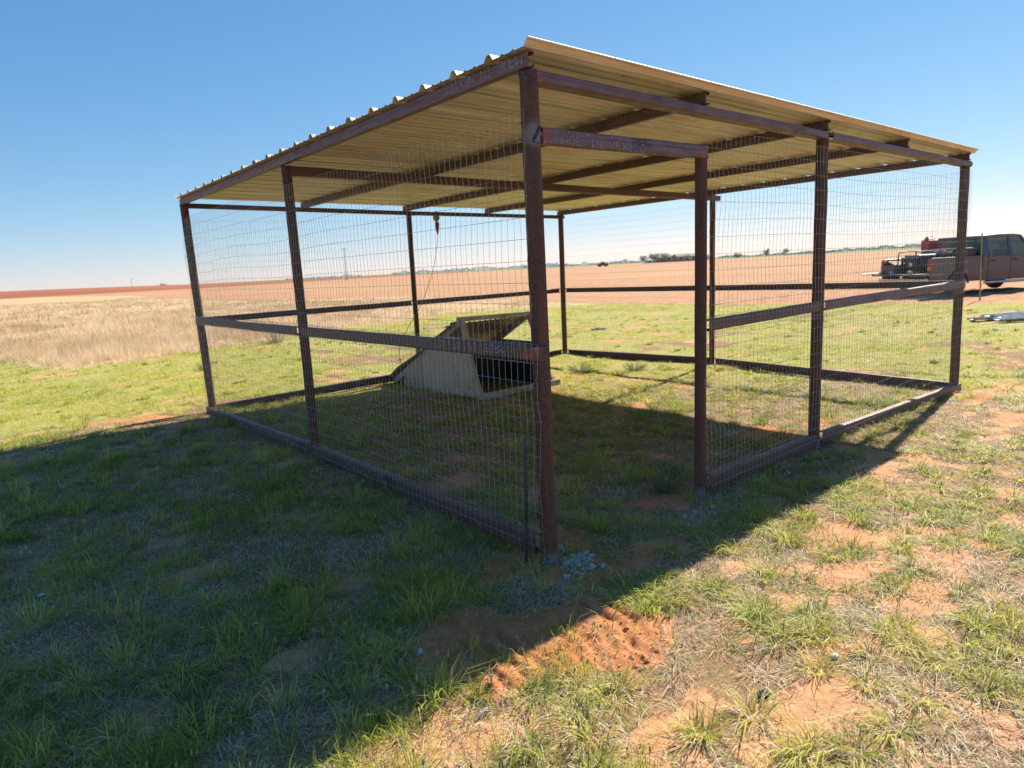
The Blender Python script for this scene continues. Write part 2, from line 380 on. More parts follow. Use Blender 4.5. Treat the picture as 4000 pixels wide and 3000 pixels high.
def greenmask(x, y):
    g = fbm(x*.9+9, y*.9, 81); d = np.sqrt((x+2.3)**2+(y+2.5)**2)
    right = sstep(x-y*.3, -.6, .8)*sstep(y, .6, -.4)
    far = sstep(d, 7.5, 12)
    mid = sstep(x, 3.5, 5.)*sstep(y, 1.5, .5)
    g = g+.12*sstep(x, -.2, .3)*sstep(y, .2, .6)*sstep(x, 6.3, 5.8)*sstep(y, 6.3, 5.8)
    return np.clip(sstep(g, .28-.14*far+.10*right+.05*mid, .56-.14*far+.14*right+.08*mid), 0, 1)
def sd_far(x, y):
    r = np.sqrt((x+2.3)**2+(y+2.5)**2); a = np.arctan2(x+2.3, y+2.5)
    return np.clip(r-(255+260*sstep(a, .25, .75)+1500*sstep(a, .72, .85)), -50, 50)
def sd_green(x, y):
    r = np.sqrt((x+2.3)**2+(y+2.5)**2); a = np.arctan2(x+2.3, y+2.5)
    return np.clip(r-(900-470*sstep(a, .55, .72)), -50, 50)
v = np.stack([XX, YY, ZZ], -1).reshape(-1, 3)
i, j = np.meshgrid(np.arange(nx-1), np.arange(ny-1), indexing='ij'); q = (i*ny+j).ravel()
quads = np.stack([q, q+ny, q+ny+1, q+1], 1)
fx, fy = XX.ravel(), YY.ravel()
far_m = (np.abs(fx) > 40) | (np.abs(fy) > 60)
bare = baremask(fx, fy); bare[far_m] = 0
ground = npmesh("ground", v, quads, np.full(len(quads), 4), ground_mat(), dict(bare=bare, dirt=dirtmask(fx, fy), green=greenmask(fx, fy)*sstep(np.hypot(fx+2.3, fy+2.5), 5, 11),
    sd_dry=np.clip(polysd(fx, fy, DRYP), -50, 50), sd_plow=np.clip(polysd(fx, fy, PLOW), -50, 50), sd_far=sd_far(fx, fy), sd_green=sd_green(fx, fy)), smooth=True)
tag(ground, kind='structure')

# ------------------------------------------------------------------ grass
def in_view(x, y, mar=1.12):
    dx, dy = x-CAM.x, y-CAM.y
    dep = dx*math.sin(YAW)+dy*math.cos(YAW); lat = dx*math.cos(YAW)-dy*math.sin(YAW)
    return (dep > .9) & (np.abs(lat) < dep*.80*mar+.35)
def scatter(n_per_m2, r0, r1):
    a0 = YAW-.80; a1 = YAW+.80; area = (a1-a0)*(r1*r1-r0*r0)/2; n = int(n_per_m2*area)
    r = np.sqrt(RNG.uniform(r0*r0, r1*r1, n)); a = RNG.uniform(a0, a1, n)
    x = CAM.x+r*np.sin(a); y = CAM.y+r*np.cos(a); k = in_view(x, y); return x[k], y[k]
def blade_mesh(x, y, z, h, lean, azm, wid, tint, seg2=True):
    n = len(x); dx, dy = np.cos(azm), np.sin(azm); base = np.stack([x, y, z], 1)
    side_a = azm+PI/2+RNG.uniform(-.9, .9, n); sx = np.stack([np.cos(side_a), np.sin(side_a), np.zeros(n)], 1)*(wid/2)[:, None]
    D = np.stack([dx, dy, np.zeros(n)], 1); up = np.array([0, 0, 1.])
    hh = h[:, None]; L = lean[:, None]
    tip = base+D*hh*L*1.0+up*hh*np.clip(1-.45*L, .06, 1)
    if seg2:
        mid = base+D*hh*L*.36+up*hh*np.clip(.58-.12*L, .12, 1)
        V = np.stack([base-sx, base+sx, mid-sx*.8, mid+sx*.8, tip], 1).reshape(-1, 3)
        b = np.arange(n)*5
        P = np.stack([b, b+1, b+3, b+2, b+2, b+3, b+4], 1).ravel(); Sz = np.tile([4, 3], n); T = np.repeat(tint, 5)
    else:
        V = np.stack([base-sx, base+sx, tip], 1).reshape(-1, 3); b = np.arange(n)*3
        P = np.stack([b, b+1, b+2], 1).ravel(); Sz = np.full(n, 3); T = np.repeat(tint, 3)
    return V, P, Sz, T
class Acc:
    def __init__(s): s.V = []; s.P = []; s.S = []; s.T = []; s.n = 0
    def add(s, r):
        V, P, Sz, T = r; s.V.append(V); s.P.append(P+s.n); s.S.append(Sz); s.T.append(T); s.n += len(V)
    def done(s, name, mat, label):
        o = npmesh(name, np.concatenate(s.V), np.concatenate(s.P), np.concatenate(s.S), mat, dict(tint=np.concatenate(s.T)))
        return tag(o, label=label, cat='grass', kind='stuff')
def tufts(x, y, per, rad, hlo, hhi, llo, lhi, wid, acc, tint=None, seg2=True, spread=.35, hs=None):
    n = len(x); k = np.repeat(np.arange(n), per); N = len(k)
    a = RNG.uniform(0, 2*PI, N); r = rad*np.sqrt(RNG.uniform(0, 1, N)); bx = x[k]+r*np.cos(a); by = y[k]+r*np.sin(a)
    sc = RNG.uniform(.65, 1.25, n)
    if hs is not None: sc = sc*hs
    h = RNG.uniform(hlo, hhi, N)*sc[k]; lean = RNG.uniform(llo, lhi, N); azm = a+RNG.normal(0, .7, N)
    t0 = RNG.uniform(0, 1, n) if tint is None else tint
    t = np.clip(t0[k]+RNG.normal(0, spread*.5, N), 0, 1)
    acc.add(blade_mesh(bx, by, height(bx, by)-.004, h, lean, azm, np.full(N, wid)*RNG.uniform(.7, 1.3, N), t, seg2))
def offzone(x, y): return (polysd(x, y, PLOW) < .1) & (polysd(x, y, DRYP) < .3)
G, T, D = Acc(), Acc(), Acc()
GP = dict(d=0)
def lawn(r0, r1, dens, per, rad, wid, seg2, far=False):
    x, y = scatter(dens, r0, r1); k = offzone(x, y); x, y = x[k], y[k]
    b = baremask(x, y); g = greenmask(x, y); cl = fbm(x*4.5, y*4.5, 91)
    nr = 1-sstep(np.full(len(x), (r0+r1)/2), 5, 9); p = (1-.84*b)*(.14+.80*g)*((.34-.22*nr)+(1.2+.3*nr)*sstep(cl, .42+.03*nr, .68)); k = RNG.uniform(0, 1, len(x)) < p; x, y = x[k], y[k]
    sh = sstep(x-y*.3, .3, -.6)  # taller growth on the left
    k2 = RNG.uniform(0, 1, len(x)) < (.25+.75*sstep(fbm(x*.7+4, y*.7, 98), .34, .52) if far else 1.); x, y, sh = x[k2], y[k2], sh[k2]
    hs = (.8+.35*sh)*(.7+.9*sstep(fbm(x*3, y*3, 93), .4, .75))
    tint = np.clip(.12+.75*fbm(x*1.3, y*1.3, 95)+RNG.normal(0, .15, len(x))+((.62*fbm(x*.8, y*.8, 96)-.02) if far else 0), 0, 1)
    tufts(x, y, per, rad, .015, .075, .15, 1.6, wid, G, tint, seg2, hs=hs)
lawn(1.0, 4.5, 900, 11, .028, .0032, True)
lawn(4.5, 8.5, 480, 12, .04, .0042, True)
lawn(8.5, 14, 230, 15, .07, .007, False, True)
lawn(14, 26, 75, 18, .12, .013, False, True)
# larger tussocks
def tussocks(r0, r1, dens, wid, per):
    x, y = scatter(dens, r0, r1); k = offzone(x, y); x, y = x[k], y[k]
    b = baremask(x, y); k = (b < .38) & (RNG.uniform(0, 1, len(x)) < .35+.65*greenmask(x, y)); x, y = x[k], y[k]
    sh = sstep(x-y*.3, .3, -.6)
    fr = r0 > 8; tufts(x, y, per, .045, .07, .17, .2, 1.35, wid, G, np.clip(RNG.normal(.62 if fr else .6, .22, len(x)), 0, 1), True, hs=(.45 if fr else .72+.45*sh))
tussocks(1.0, 5, 22, .0038, 30); tussocks(5, 9, 7, .005, 40); tussocks(9, 20, 1.6, .012, 36)
def splayed(r0, r1, dens, wid, per):
    x, y = scatter(dens, r0, r1); b = baremask(x, y); k = (b < .75) & (dirtmask(x, y) < .3) & (fbm(x*2, y*2, 83) > .42) & offzone(x, y); x, y = x[k], y[k]
    t = np.clip(RNG.normal(.72, .15, len(x)), 0, 1); tufts(x, y, per, .035, .05, .13, .9, 1.9, wid, G, t, True)
    tufts(x, y, per//2, .05, .03, .10, .9, 2.2, wid*.8, T, np.clip(RNG.normal(.6, .2, len(x)), 0, 1), True)
splayed(1.0, 5, 44, .0044, 40); splayed(5, 10, 20, .0055, 34)
# dry litter and thatch lying on the sand
def thatch(r0, r1, dens, per, rad, wid, seg2):
    x, y = scatter(dens, r0, r1); k = offzone(x, y); x, y = x[k], y[k]
    b = baremask(x, y); dm = dirtmask(x, y); c = fbm(x*3.5, y*3.5, 97)
    p = (1-.62*b)*(1-.88*dm)*(.3+1.1*sstep(c, .35, .65)); k = RNG.uniform(0, 1, len(x)) < p; x, y = x[k], y[k]
    tufts(x, y, per, rad, .02, .062, .9, 2.1, wid, T, np.clip(RNG.normal(.5, .25, len(x)), 0, 1), seg2)
thatch(1.0, 4.5, 620, 11, .045, .0032, True); thatch(4.5, 9, 210, 12, .06, .0036, True); thatch(9, 20, 50, 10, .1, .008, False)
# tall dry grass of the old field
def tall(r0, r1, dens, per, rad, wid, h0, h1):
    x, y = scatter(dens, r0, r1); sd = polysd(x, y, DRYP); k = (sd > .1*RNG.normal(0, 2, len(x))); x, y, sd = x[k], y[k], sd[k]
    m = fbm(x*.35, y*.35, 99); k = RNG.uniform(0, 1, len(x)) < .35+1.1*sstep(m, .3, .6); x, y, sd = x[k], y[k], sd[k]; m = m[k]
    hs = (.55+.75*sstep(m, .35, .7))*(.55+.45*sstep(sd, 0, 1.5))*(1-.5*sstep(x, 3.5, 8))
    tufts(x, y, per, rad, h0, h1, .1, 1.15, wid, D, np.clip(-.1+1.2*fbm(x*.45, y*.45, 101)+RNG.normal(0, .22, len(x)), 0, 1), False, hs=hs)
tall(13.5, 24, 34, 24, .12, .008, .16, .46); tall(24, 45, 9, 26, .25, .018, .16, .44); tall(45, 110, 1.6, 26, .6, .05, .15, .42)
M_G = leafy("green_grass_blades", [(.09,.17,.05), (.22,.30,.055), (.46,.49,.07), (.68,.60,.14)], .5)
M_T = leafy("dry_thatch_blades", [(.30,.21,.13), (.58,.47,.31), (.80,.70,.50)], .3)
M_D = leafy("tall_dry_grass_blades", [(.42,.28,.16), (.66,.49,.30), (.86,.71,.49)], .45)
G.done("green_grass", M_G, "short green grass in uneven tufts over the red sand")
T.done("dry_thatch", M_T, "pale dry litter and dead grass lying on the sand")
D.done("tall_dry_grass", M_D, "tall tan dry grass filling the field on the left")
# thin seed-headed weeds
def seedheads():
    xs, ys = scatter(120, 1.1, 6.5); k = (sstep(xs-ys*.3, -.1, -.9) > RNG.uniform(0, 1, len(xs))*.95) & (baremask(xs, ys) < .6) & (fbm(xs*1.6, ys*1.6, 111) > .42)
    xs, ys = xs[k], ys[k]; mb = MB(); rn = random.Random(4); tt = []
    for x, y in zip(xs, ys):
        z = hz(x, y); h = rn.uniform(.06, .16); a = rn.uniform(0, 6.28); L = rn.uniform(0, .05)
        p0 = (x, y, z); p1 = (x+L*.4*math.cos(a), y+L*.4*math.sin(a), z+h*.6); p2 = (x+L*math.cos(a), y+L*math.sin(a), z+h)
        n0 = len(mb.v); mb.tube([p0, p1, p2], .0009, 3, False); tt += [.2]*(len(mb.v)-n0)
        hh = rn.uniform(.014, .028); n0 = len(mb.v)
        mb.tube([p2, (p2[0]+.001, p2[1], p2[2]+hh*.4), (p2[0]+.002, p2[1], p2[2]+hh)], [.0020, .0046, .001], 5); tt += [.9]*(len(mb.v)-n0)
    o = mb.build("seed_head_weeds", leafy("seed_head_green", [(.10,.14,.06), (.16,.2,.09), (.32,.34,.2)], .3))
    at = o.data.attributes.new('tint', 'FLOAT', 'POINT'); at.data.foreach_set("value", np.array(tt, np.float32))
    tag(o, label="thin weeds with pale seed heads sprinkled through the shaded grass", cat='weeds', kind='stuff')
seedheads()
# crumbs and clods of soil
def clods():
    mb = MB(); rn = random.Random(9); n = 0
    while n < 130:
        x = rn.uniform(-1.2, .2); y = rn.uniform(-1.1, .05)
        if dirtmask(np.array([x, x]), np.array([y, y]))[0] < .5: continue
        r = abs(rn.gauss(0, .0055))+.002; mb.blob((x, y, hz(x, y)+r*.3), (r*1.2, r, r*.8), n, 5, 3, .35); n += 1
    for k in range(0):
        r_ = rn.uniform(1.1, 7); a = YAW+rn.uniform(-.75, .75); x = CAM.x+r_*math.sin(a); y = CAM.y+r_*math.cos(a)
        r = abs(rn.gauss(0, .004))+.002; mb.blob((x, y, hz(x, y)+r*.3), (r*1.2, r, r*.8), k, 5, 3, .35)
    tag(mb.build("soil_clods", simple("clod_soil", (.45, .165, .065), (.55, .24, .10), .95, 0, 60, spec=.1)), label="small crumbs and clods of red soil in the churned patch", cat='soil', kind='stuff')
clods()
# ------------------------------------------------------------------ the pen with its tin roof
def top(x): return 2.498-.011*x
pen = empty("livestock_pen", (0, 0, 0))
tag(pen, "unfinished rusty pipe livestock pen with tan tin roof and welded wire sides", "shelter")
POST = dict(A=((0,-.005),(0,-.004),.045), B=((.012,3.04),(.008,3.032),.040), C=((.004,6.076),(-.02,6.08),.045), D=((1.394,.012),(1.399,-.002),.0375),
            E=((2.989,.022),(2.991,.016),.0445), F=((6.083,-.028),(6.081,-.005),.0445), G=((3.0,6.07),(3.008,6.072),.038), H=((6.066,6.087),(6.077,6.08),.045), I=((6.078,3.05),(6.081,3.037),.038))
def ppos(k, z):
    b, t, r = POST[k]; f = z/2.45; return Vector((b[0]*(1-f)+t[0]*f, b[1]*(1-f)+t[1]*f, z))
for k, (b, t, r) in POST.items():
    h = 2.19 if k == 'D' else top(t[0])-.006
    mb = MB(); rn = random.Random(ord(k)); n = 24
    pts = [ppos(k, z)+Vector((rn.uniform(-.0012, .0012), rn.uniform(-.0012, .0012), 0)) for z in np.linspace(-.12, h, 12)]
    mb.tube(pts, r, n); post = mb.build("post", M_PIPE, pen, smooth=True)
    # weld bead round the top and spatter
    mb = MB()
    for q in range(16):
        a = q/16*2*PI; mb.blob(ppos(k, h)+Vector((math.cos(a)*(r-.001), math.sin(a)*(r-.001), rn.uniform(-.008, .003))), rn.uniform(.004, .009), q*7+ord(k), 6, 4, .3)
    if k == 'A':
        for q in range(22): a = PI+rn.uniform(-.1, 1.9); mb.blob(ppos(k, h-rn.uniform(.005, .07))+Vector((math.cos(a)*r, math.sin(a)*r, 0)), rn.uniform(.0025, .007), q+500, 5, 3, .3)
    mb.build("weld_bead", M_WELD, post)
M_ACR = primer("primer_rail", [((-.03, .06, 1.13), .05), ((-.05, -.01, 1.17), .05)], (.088, .060, .062))
M_AFB = primer("primer_beam", [((.035, -.04, 2.445), .035), ((.10, -.04, 2.425), .03)])
M_HDR = primer("primer_header", [((.055, -.045, 2.165), .045), ((.06, -.045, 2.23), .03), ((1.36, -.045, 2.2), .035), ((1.37, -.04, 2.17), .04)])
M_BOT = primer("primer_bottom_rail", [], (.17, .082, .062))
def channel(name, a, b, U, mat, h=.076, w_=.045, rise=False, label=None, lip=.014):
    """cold-formed C section: web on the line a-b at v 0..h, flanges opening along U"""
    t = .0035; P = [(0, .012), (.0035, .0035), (.012, 0), (w_-.004, 0), (w_, .004), (w_, lip), (w_-t, lip), (w_-t, t), (t+.002, t), (t+.002, h-t), (w_-t, h-t), (w_-t, h-lip), (w_, h-lip), (w_, h-.004), (w_-.004, h), (.012, h), (.0035, h-.0035), (0, h-.012), (.0, h*.60), (.0022, h*.58), (.0, h*.56)]
    mb = MB(); a = Vector(a); b = Vector(b); n = 10; base = None
    rn = random.Random(int(a.x*100+b.y*37+a.z*11)); prev = None
    # slight real-life waviness: sections along the length
    secs = []
    for i in range(n+1):
        p = a.lerp(b, i/n)+Vector((0, 0, rn.uniform(-.0015, .0015) if 0 < i < n else 0)); secs.append(p)
    for i in range(n): pass
    nP = len(P); vs = []; fs = []
    for p in secs:
        for u, v_ in P: vs.append(p+U*u+Z_*v_)
    for i in range(n):
        for j in range(nP):
            k = (j+1) % nP; fs.append((i*nP+j, i*nP+k, (i+1)*nP+k, (i+1)*nP+j))
    # end caps of the thin section, split into quads so that they stay planar
    for e in (0, n):
        o = e*nP; fs += [(o+0, o+1, o+2, o+8), (o+2, o+3, o+7, o+8), (o+3, o+4, o+5, o+6), (o+3, o+6, o+7), (o+0, o+8, o+20), (o+8, o+9, o+18, o+19, o+20), (o+9, o+17, o+18), (o+9, o+15, o+16, o+17), (o+9, o+10, o+14, o+15), (o+10, o+11, o+12, o+13), (o+10, o+13, o+14)]
    mb.add(vs, fs)
    # rolled crease along the web
    d = (b-a)
    return mb.build(name, mat, pen, label=label)
# roof beams (run along x over the posts)
bm1 = channel("roof_beam", (.012, -.050, top(0)-.056), (2.945, -.050, top(3)-.056), Y_, M_AFB, .054, .085)
bm2 = channel("roof_beam", (3.03, -.050, top(3)-.056), (6.16, -.050, top(6)-.056), Y_, M_PRIM, .054, .085)
channel("roof_beam", (-.02, 3.0, top(0)-.078), (6.22, 3.0, top(6.2)-.078), Y_, M_PRIM2)
mb = MB(); mb.tube([(-.03, 6.08, top(0)-.031+.02), (3, 6.08, top(3)-.031), (6.15, 6.08, top(6)-.031)], .030, 14); mb.build("roof_pipe", M_PIPE, pen, smooth=True)
# purlins (run along y on top of the beams)
PUR = [(-.043, -.035), (1.375, 1.44), (2.935, 2.99), (4.44, 4.50), (6.05, 6.10)]; purl = []
for x0, x1 in PUR:
    mbp = channel("purlin", (x0, -.05, top(x0)+.003), (x1, 6.19, top(x1)+.003), X_, M_PRIM if x0 < 0 else M_PRIM2, .072, .042); purl.append(mbp)
header = channel("door_header", (.040, -.046, 2.162), (1.402, -.046, 2.176), Y_, M_HDR, .078, .045)
mr1 = channel("middle_rail", (-.047, -.012, 1.106), (-.030, 3.0, 1.098), X_, M_ACR)
channel("middle_rail", (-.032, 3.082, 1.098), (-.05, 6.12, 1.102), X_, M_ACR)
channel("middle_rail", (1.432, -.040, 1.112), (2.944, -.024, 1.118), Y_, M_ACR)
channel("middle_rail", (3.036, -.024, 1.118), (6.13, -.062, 1.122), Y_, M_PRIM)
channel("middle_rail", (.045, 6.115, 1.106), (2.96, 6.11, 1.103), -Y_, M_PRIM2)
channel("middle_rail", (3.05, 6.11, 1.103), (6.02, 6.125, 1.10), -Y_, M_PRIM2)
channel("middle_rail", (6.115, 6.04, 1.10), (6.115, 3.08, 1.11), -X_, M_PRIM2)
channel("middle_rail", (6.115, 3.01, 1.11), (6.12, .03, 1.12), -X_, M_PRIM2)
channel("bottom_rail", (-.05, .055, .045), (-.035, 2.99, .035), X_, M_BOT, .108, .05)
channel("bottom_rail", (-.035, 3.09, .033), (-.06, 6.13, -.025), X_, M_BOT, .108, .05)
channel("bottom_rail", (1.437, -.050, .045), (2.94, -.032, .018), Y_, M_BOT, .108, .05)
channel("bottom_rail", (3.037, -.032, .016), (6.14, -.085, -.035), Y_, M_BOT, .108, .05)
channel("bottom_rail", (.05, 6.12, -.01), (2.96, 6.115, .03), -Y_, M_PRIM2, .108, .05)
channel("bottom_rail", (3.045, 6.115, .03), (6.02, 6.13, -.025), -Y_, M_PRIM2, .108, .05)
channel("bottom_rail", (6.115, 6.04, -.025), (6.12, 3.09, .035), -X_, M_PRIM2, .108, .05)
channel("bottom_rail", (6.12, 3.01, .035), (6.13, .02, -.03), -X_, M_PRIM2, .108, .05)
# prominent welds
def bead(name, pts, r, mat, parent, seed=1):
    mb = MB(); rn = random.Random(seed)
    for i in range(len(pts)-1):
        a, b = Vector(pts[i]), Vector(pts[i+1]); n = max(2, int((b-a).length/.004))
        for q in range(n): mb.blob(a.lerp(b, q/n)+Vector((rn.uniform(-1, 1), rn.uniform(-1, 1), rn.uniform(-1, 1)))*.0015, r*rn.uniform(.75, 1.2), q+seed*31+i*7, 7, 5, .18)
    return mb.build(name, mat, parent)
bead("weld_bead", [(.022, -.045, 2.24), (.010, -.048, 2.215), (-.012, -.0475, 2.185), (-.022, -.044, 2.172)], .006, M_WELDB, header, 3)
bead("weld_bead", [(.012, -.052, 2.236), (-.004, -.054, 2.21), (-.026, -.046, 2.18), (-.022, -.044, 2.166), (.01, -.05, 2.160)], .0035, M_WELD, header, 4)
bead("weld_bead", [(-.050, .012, 1.184), (-.049, -.012, 1.186)], .005, M_WELD, mr1, 5)
bead("weld_bead", [(-.044, -.02, 1.185), (-.02, -.044, 1.188), (0, -.05, 1.19)], .006, M_WELD, mr1, 6)
mb = MB(); mb.sweep([(0, 0), (.005, 0), (.005, .07), (0, .07)], (-.05, -.016, 1.112), (-.012, -.052, 1.112), Vector((-.7, -.7, 0)), Z_)
mb.build("end_plate", M_ACR, mr1)
# thin steel tag of lettering: dashes in a stroke font
FONT = dict(M=[(0,0,0,1),(0,1,.5,.45),(.5,.45,1,1),(1,1,1,0)], A=[(0,0,0,.8),(0,.8,.25,1),(.25,1,.75,1),(.75,1,1,.8),(1,.8,1,0),(0,.45,1,.45)], D=[(0,0,0,1),(0,1,.7,1),(.7,1,1,.75),(1,.75,1,.25),(1,.25,.7,0),(.7,0,0,0)],
    E=[(0,0,0,1),(0,1,1,1),(0,.5,.8,.5),(0,0,1,0)], I=[(.5,0,.5,1),(.2,1,.8,1),(.2,0,.8,0)], N=[(0,0,0,1),(0,1,1,0),(1,0,1,1)], X=[(0,0,1,1),(0,1,1,0)], C=[(1,.9,.8,1),(.8,1,.2,1),(.2,1,0,.8),(0,.8,0,.2),(0,.2,.2,0),(.2,0,1,0)],
    O=[(0,.15,0,.85),(0,.85,.2,1),(.2,1,.8,1),(.8,1,1,.85),(1,.85,1,.15),(1,.15,.8,0),(.8,0,.2,0),(.2,0,0,.15)])
FONT['_'] = [(0,0,1,0)]; FONT['1'] = [(.5,0,.5,1),(.5,1,.2,.8)]; FONT['2'] = [(0,.8,.3,1),(.3,1,1,.8),(1,.8,0,0),(0,0,1,0)]; FONT['.'] = [(.4,0,.6,0)]
def lettering(text, o, R, U, hgt, adv, wd, parent, seed=1, fade=.12, th=.0014):
    mb = MB(); rn = random.Random(seed); o = Vector(o); N = R.cross(U)
    for ch in text:
        for x0, y0, x1, y1 in FONT.get(ch, []):
            a = o+R*x0*wd+U*y0*hgt; b = o+R*x1*wd+U*y1*hgt; L = (b-a).length; n = max(1, int(L/.0052))
            for q in range(n):
                if rn.random() < fade: continue
                p = a.lerp(b, (q+.12)/n); r = a.lerp(b, (q+.78)/n); d = (r-p).normalized(); s = N.cross(d)*th
                p = p+U*rn.uniform(-.0008, .0008); m_ = N*.0006
                mb.add([p-s-m_, p+s-m_, r+s-m_, r-s-m_, p-s+m_, p+s+m_, r+s+m_, r-s+m_], [(0,3,2,1),(4,5,6,7),(0,1,5,4),(1,2,6,5),(2,3,7,6),(3,0,4,7)])
        o = o+R*adv
    return mb.build("stencilled_lettering", M_INK, parent)
lettering("_MADE IN MEXICO", (.066, -.0475, 2.170), X_, Z_, .040, .0500, .036, header, 1, .28)
mb = MB(); rn = random.Random(3)
for q in range(34):
    x = .12+rn.random()**1.3*1.1; z = 2.228+rn.uniform(-.003, .003); s = rn.uniform(.0008, .002); mb.box((x-s*1.6, -.0485, z-s), (x+s*1.6, -.0472, z+s))
tag(mb.build('paint_specks', M_INK, header), kind='stuff')
lettering("MADE IN MEXICO", (-.0455, -.012, 2.566), Y_, -Z_, .044, .047, .036, purl[0], 2, .22, .0014)
lettering("12.", (-.0455, .045, 2.521), Y_, -Z_, .012, .014, .009, purl[0], 5, .1, .0009)
lettering("MADE IN MEXICO", (-.0495, .235, 1.172), Y_, -Z_, .040, .048, .035, mr1, 3, .3)
lettering("MADE IN MEXICO", (1.3715, .10, 2.545), Y_, -Z_, .036, .045, .033, purl[1], 4, .25, .0008)
lettering("MADE IN MEXICO", (2.9315, .30, 2.527), Y_, -Z_, .036, .045, .033, purl[2], 6, .35, .0008)
# roof sheets: ribs run along x, 3 major ribs per panel
def rib_profile(y0, y1, edge=False):
    P = []; pitch = .3; y = y0
    k0 = int(math.floor((y0+.104)/pitch+.5)); y = -.104+k0*pitch
    while y < y1-.01:
        P += [(y+.004 if P else y, .029), (y+.014, .029), (y+.036, 0), (y+.095, 0), (y+.105, .006), (y+.118, .006), (y+.128, 0), (y+.175, 0), (y+.185, .006), (y+.198, .006), (y+.208, 0), (y+pitch-.036, 0), (y+pitch-.014, .029)]
        y += pitch
    P.append((y+.004, .029)); return P
for s in range(7):
    for half in range(2):
        ya = -.104+s*.9; P = rib_profile(ya, ya+.9)
        if s == 6 : P = [p for p in P if p[0] <= 6.24]
        x0, x1 = ((-.085, 3.02), (2.95, 6.15))[half]; lift = .0012*(s % 2)+(.0016 if half else 0); mb = MB(); nX = 14; rn = random.Random(s*2+half)
        x0 += rn.uniform(-.006, .006); vs = []
        for i in range(nX+1):
            x = x0+(x1-x0)*i/nX
            for yy, zz in P: vs.append((x, yy, top(x)+.0785+zz+lift+.0015*math.sin(i*1.7+s)))
        n = len(P); fs = [(i*n+j, i*n+j+1, (i+1)*n+j+1, (i+1)*n+j) for i in range(nX) for j in range(n-1)]
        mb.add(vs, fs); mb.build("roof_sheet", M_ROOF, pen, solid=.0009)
mb = MB(); mb.tube([(x, -.106, top(x)+.0785+.029) for x in np.linspace(-.085, 6.15, 14)], .0052, 10); mb.build("edge_glint_tube", simple("edge_glint_bright", (.75, .70, .58), None, .5, .1), pen, smooth=True)  # added bright tube that makes the sunlit line along the roof edge
# welded wire mesh
def wire_panel(o, d, nrm, L, z0, z1, seed, off=0., amp=.004, mat=M_WIRE, r=.0010):
    o = Vector(o); mb = MB(); nv = int(L/.0508)+1; nh = int(round((z1-z0)/.1016))+1; dz = (z1-z0)/(nh-1)
    s_ = np.arange(nv)*.0508; zz = z0+np.arange(nh)*dz
    SS, ZG = np.meshgrid(s_, zz, indexing='ij')
    ds = (vnoise(SS*1.7, ZG*9, seed)-.5)*2*amp*1.1; dn = (vnoise(SS*1.3, ZG*3.1, seed+5)-.5)*2*amp*2.2+(fbm(SS*6, ZG*7, seed+9)-.5)*amp; dzz = (vnoise(SS*.9, ZG*2.2, seed+7)-.5)*2*amp*2.2
    endk = np.exp(-SS/.06)*.012; dn = dn+endk*(vnoise(SS*0, ZG*7, seed+3)-.2); ds = ds+endk*(vnoise(SS*0+3, ZG*11, seed+4)-.5)*1.2
    def pt(i, k): return o+d*(s_[i]+ds[i, k])+nrm*(off+dn[i, k])+Z_*(zz[k]+dzz[i, k])
    for i in range(nv):
        mb.tube([pt(i, k) for k in range(nh)], r, 4, False)
    for k in range(nh):
        P = [pt(i, k)+nrm*.0022 for i in range(nv)]; P = [P[0]-d*.012]+P+[P[-1]+d*.012]
        mb.tube(P, r, 4, False)
    return mb.build("wire_mesh_panel", mat, pen)
nX_, nY_ = -X_, -Y_
wire_panel((-.058, -.035, 0), Y_, nX_, 6.17, .0, 1.205, 11, amp=.006)
wire_panel((-.066, -.020, 0), Y_, nX_, 6.16, 1.105, 2.318, 12, amp=.0085)
wire_panel((1.355, -.066, 0), X_, nY_, 4.78, .0, 1.205, 13)
wire_panel((1.375, -.074, 0), X_, nY_, 4.77, 1.080, 2.335, 14, amp=.007)
wire_panel((-.02, 6.135, 0), X_, Y_, 6.12, .0, 1.205, 15, mat=M_WIRE2, r=.0007); wire_panel((-.02, 6.143, 0), X_, Y_, 6.12, 1.105, 2.32, 16, mat=M_WIRE2, r=.0007)
wire_panel((6.135, -.02, 0), Y_, X_, 6.12, .0, 1.205, 17, mat=M_WIRE2, r=.0007); wire_panel((6.143, -.02, 0), Y_, X_, 6.12, 1.105, 2.32, 18, mat=M_WIRE2, r=.0007)
# twisted tie wires round the posts
def tie(k, z, parent=pen, tail=(-.05, -.03, -.05), n=2):
    mb = MB(); r = POST[k][2]+.0015
    for q in range(n):
        pts = [ppos(k, z)+Vector((math.cos(a)*(r+(.012 if k in 'ABC' and math.cos(a) < -.9 else 0)), math.sin(a)*r, .004*q+.006*math.sin(a+q))) for a in np.linspace(0, 2*PI, 22)]
        mb.tube(pts, .0009, 5, False)
    s = ppos(k, z)+Vector((-r-.012, -.01, 0))
    mb.tube([s+Vector(tail)*(q/8)+Vector((.002*math.cos(q*2.), .002*math.sin(q*2.), 0)) for q in range(9)], .0012, 5, False)
    mb.build("tie_wire", M_TIE, pen)
for k, z in (('A', 2.26), ('A', 1.20), ('A', 1.06), ('A', .52), ('A', .21), ('B', 1.22), ('B', 1.03), ('B', .12), ('C', 1.9), ('C', .35), ('D', 1.25), ('D', 1.06), ('D', .12), ('E', 1.22), ('E', .14), ('F', .15), ('D', 2.08)):
    tie(k, z, tail=(random.uniform(-.03, .0), random.uniform(-.04, 0), -random.uniform(.02, .07)))
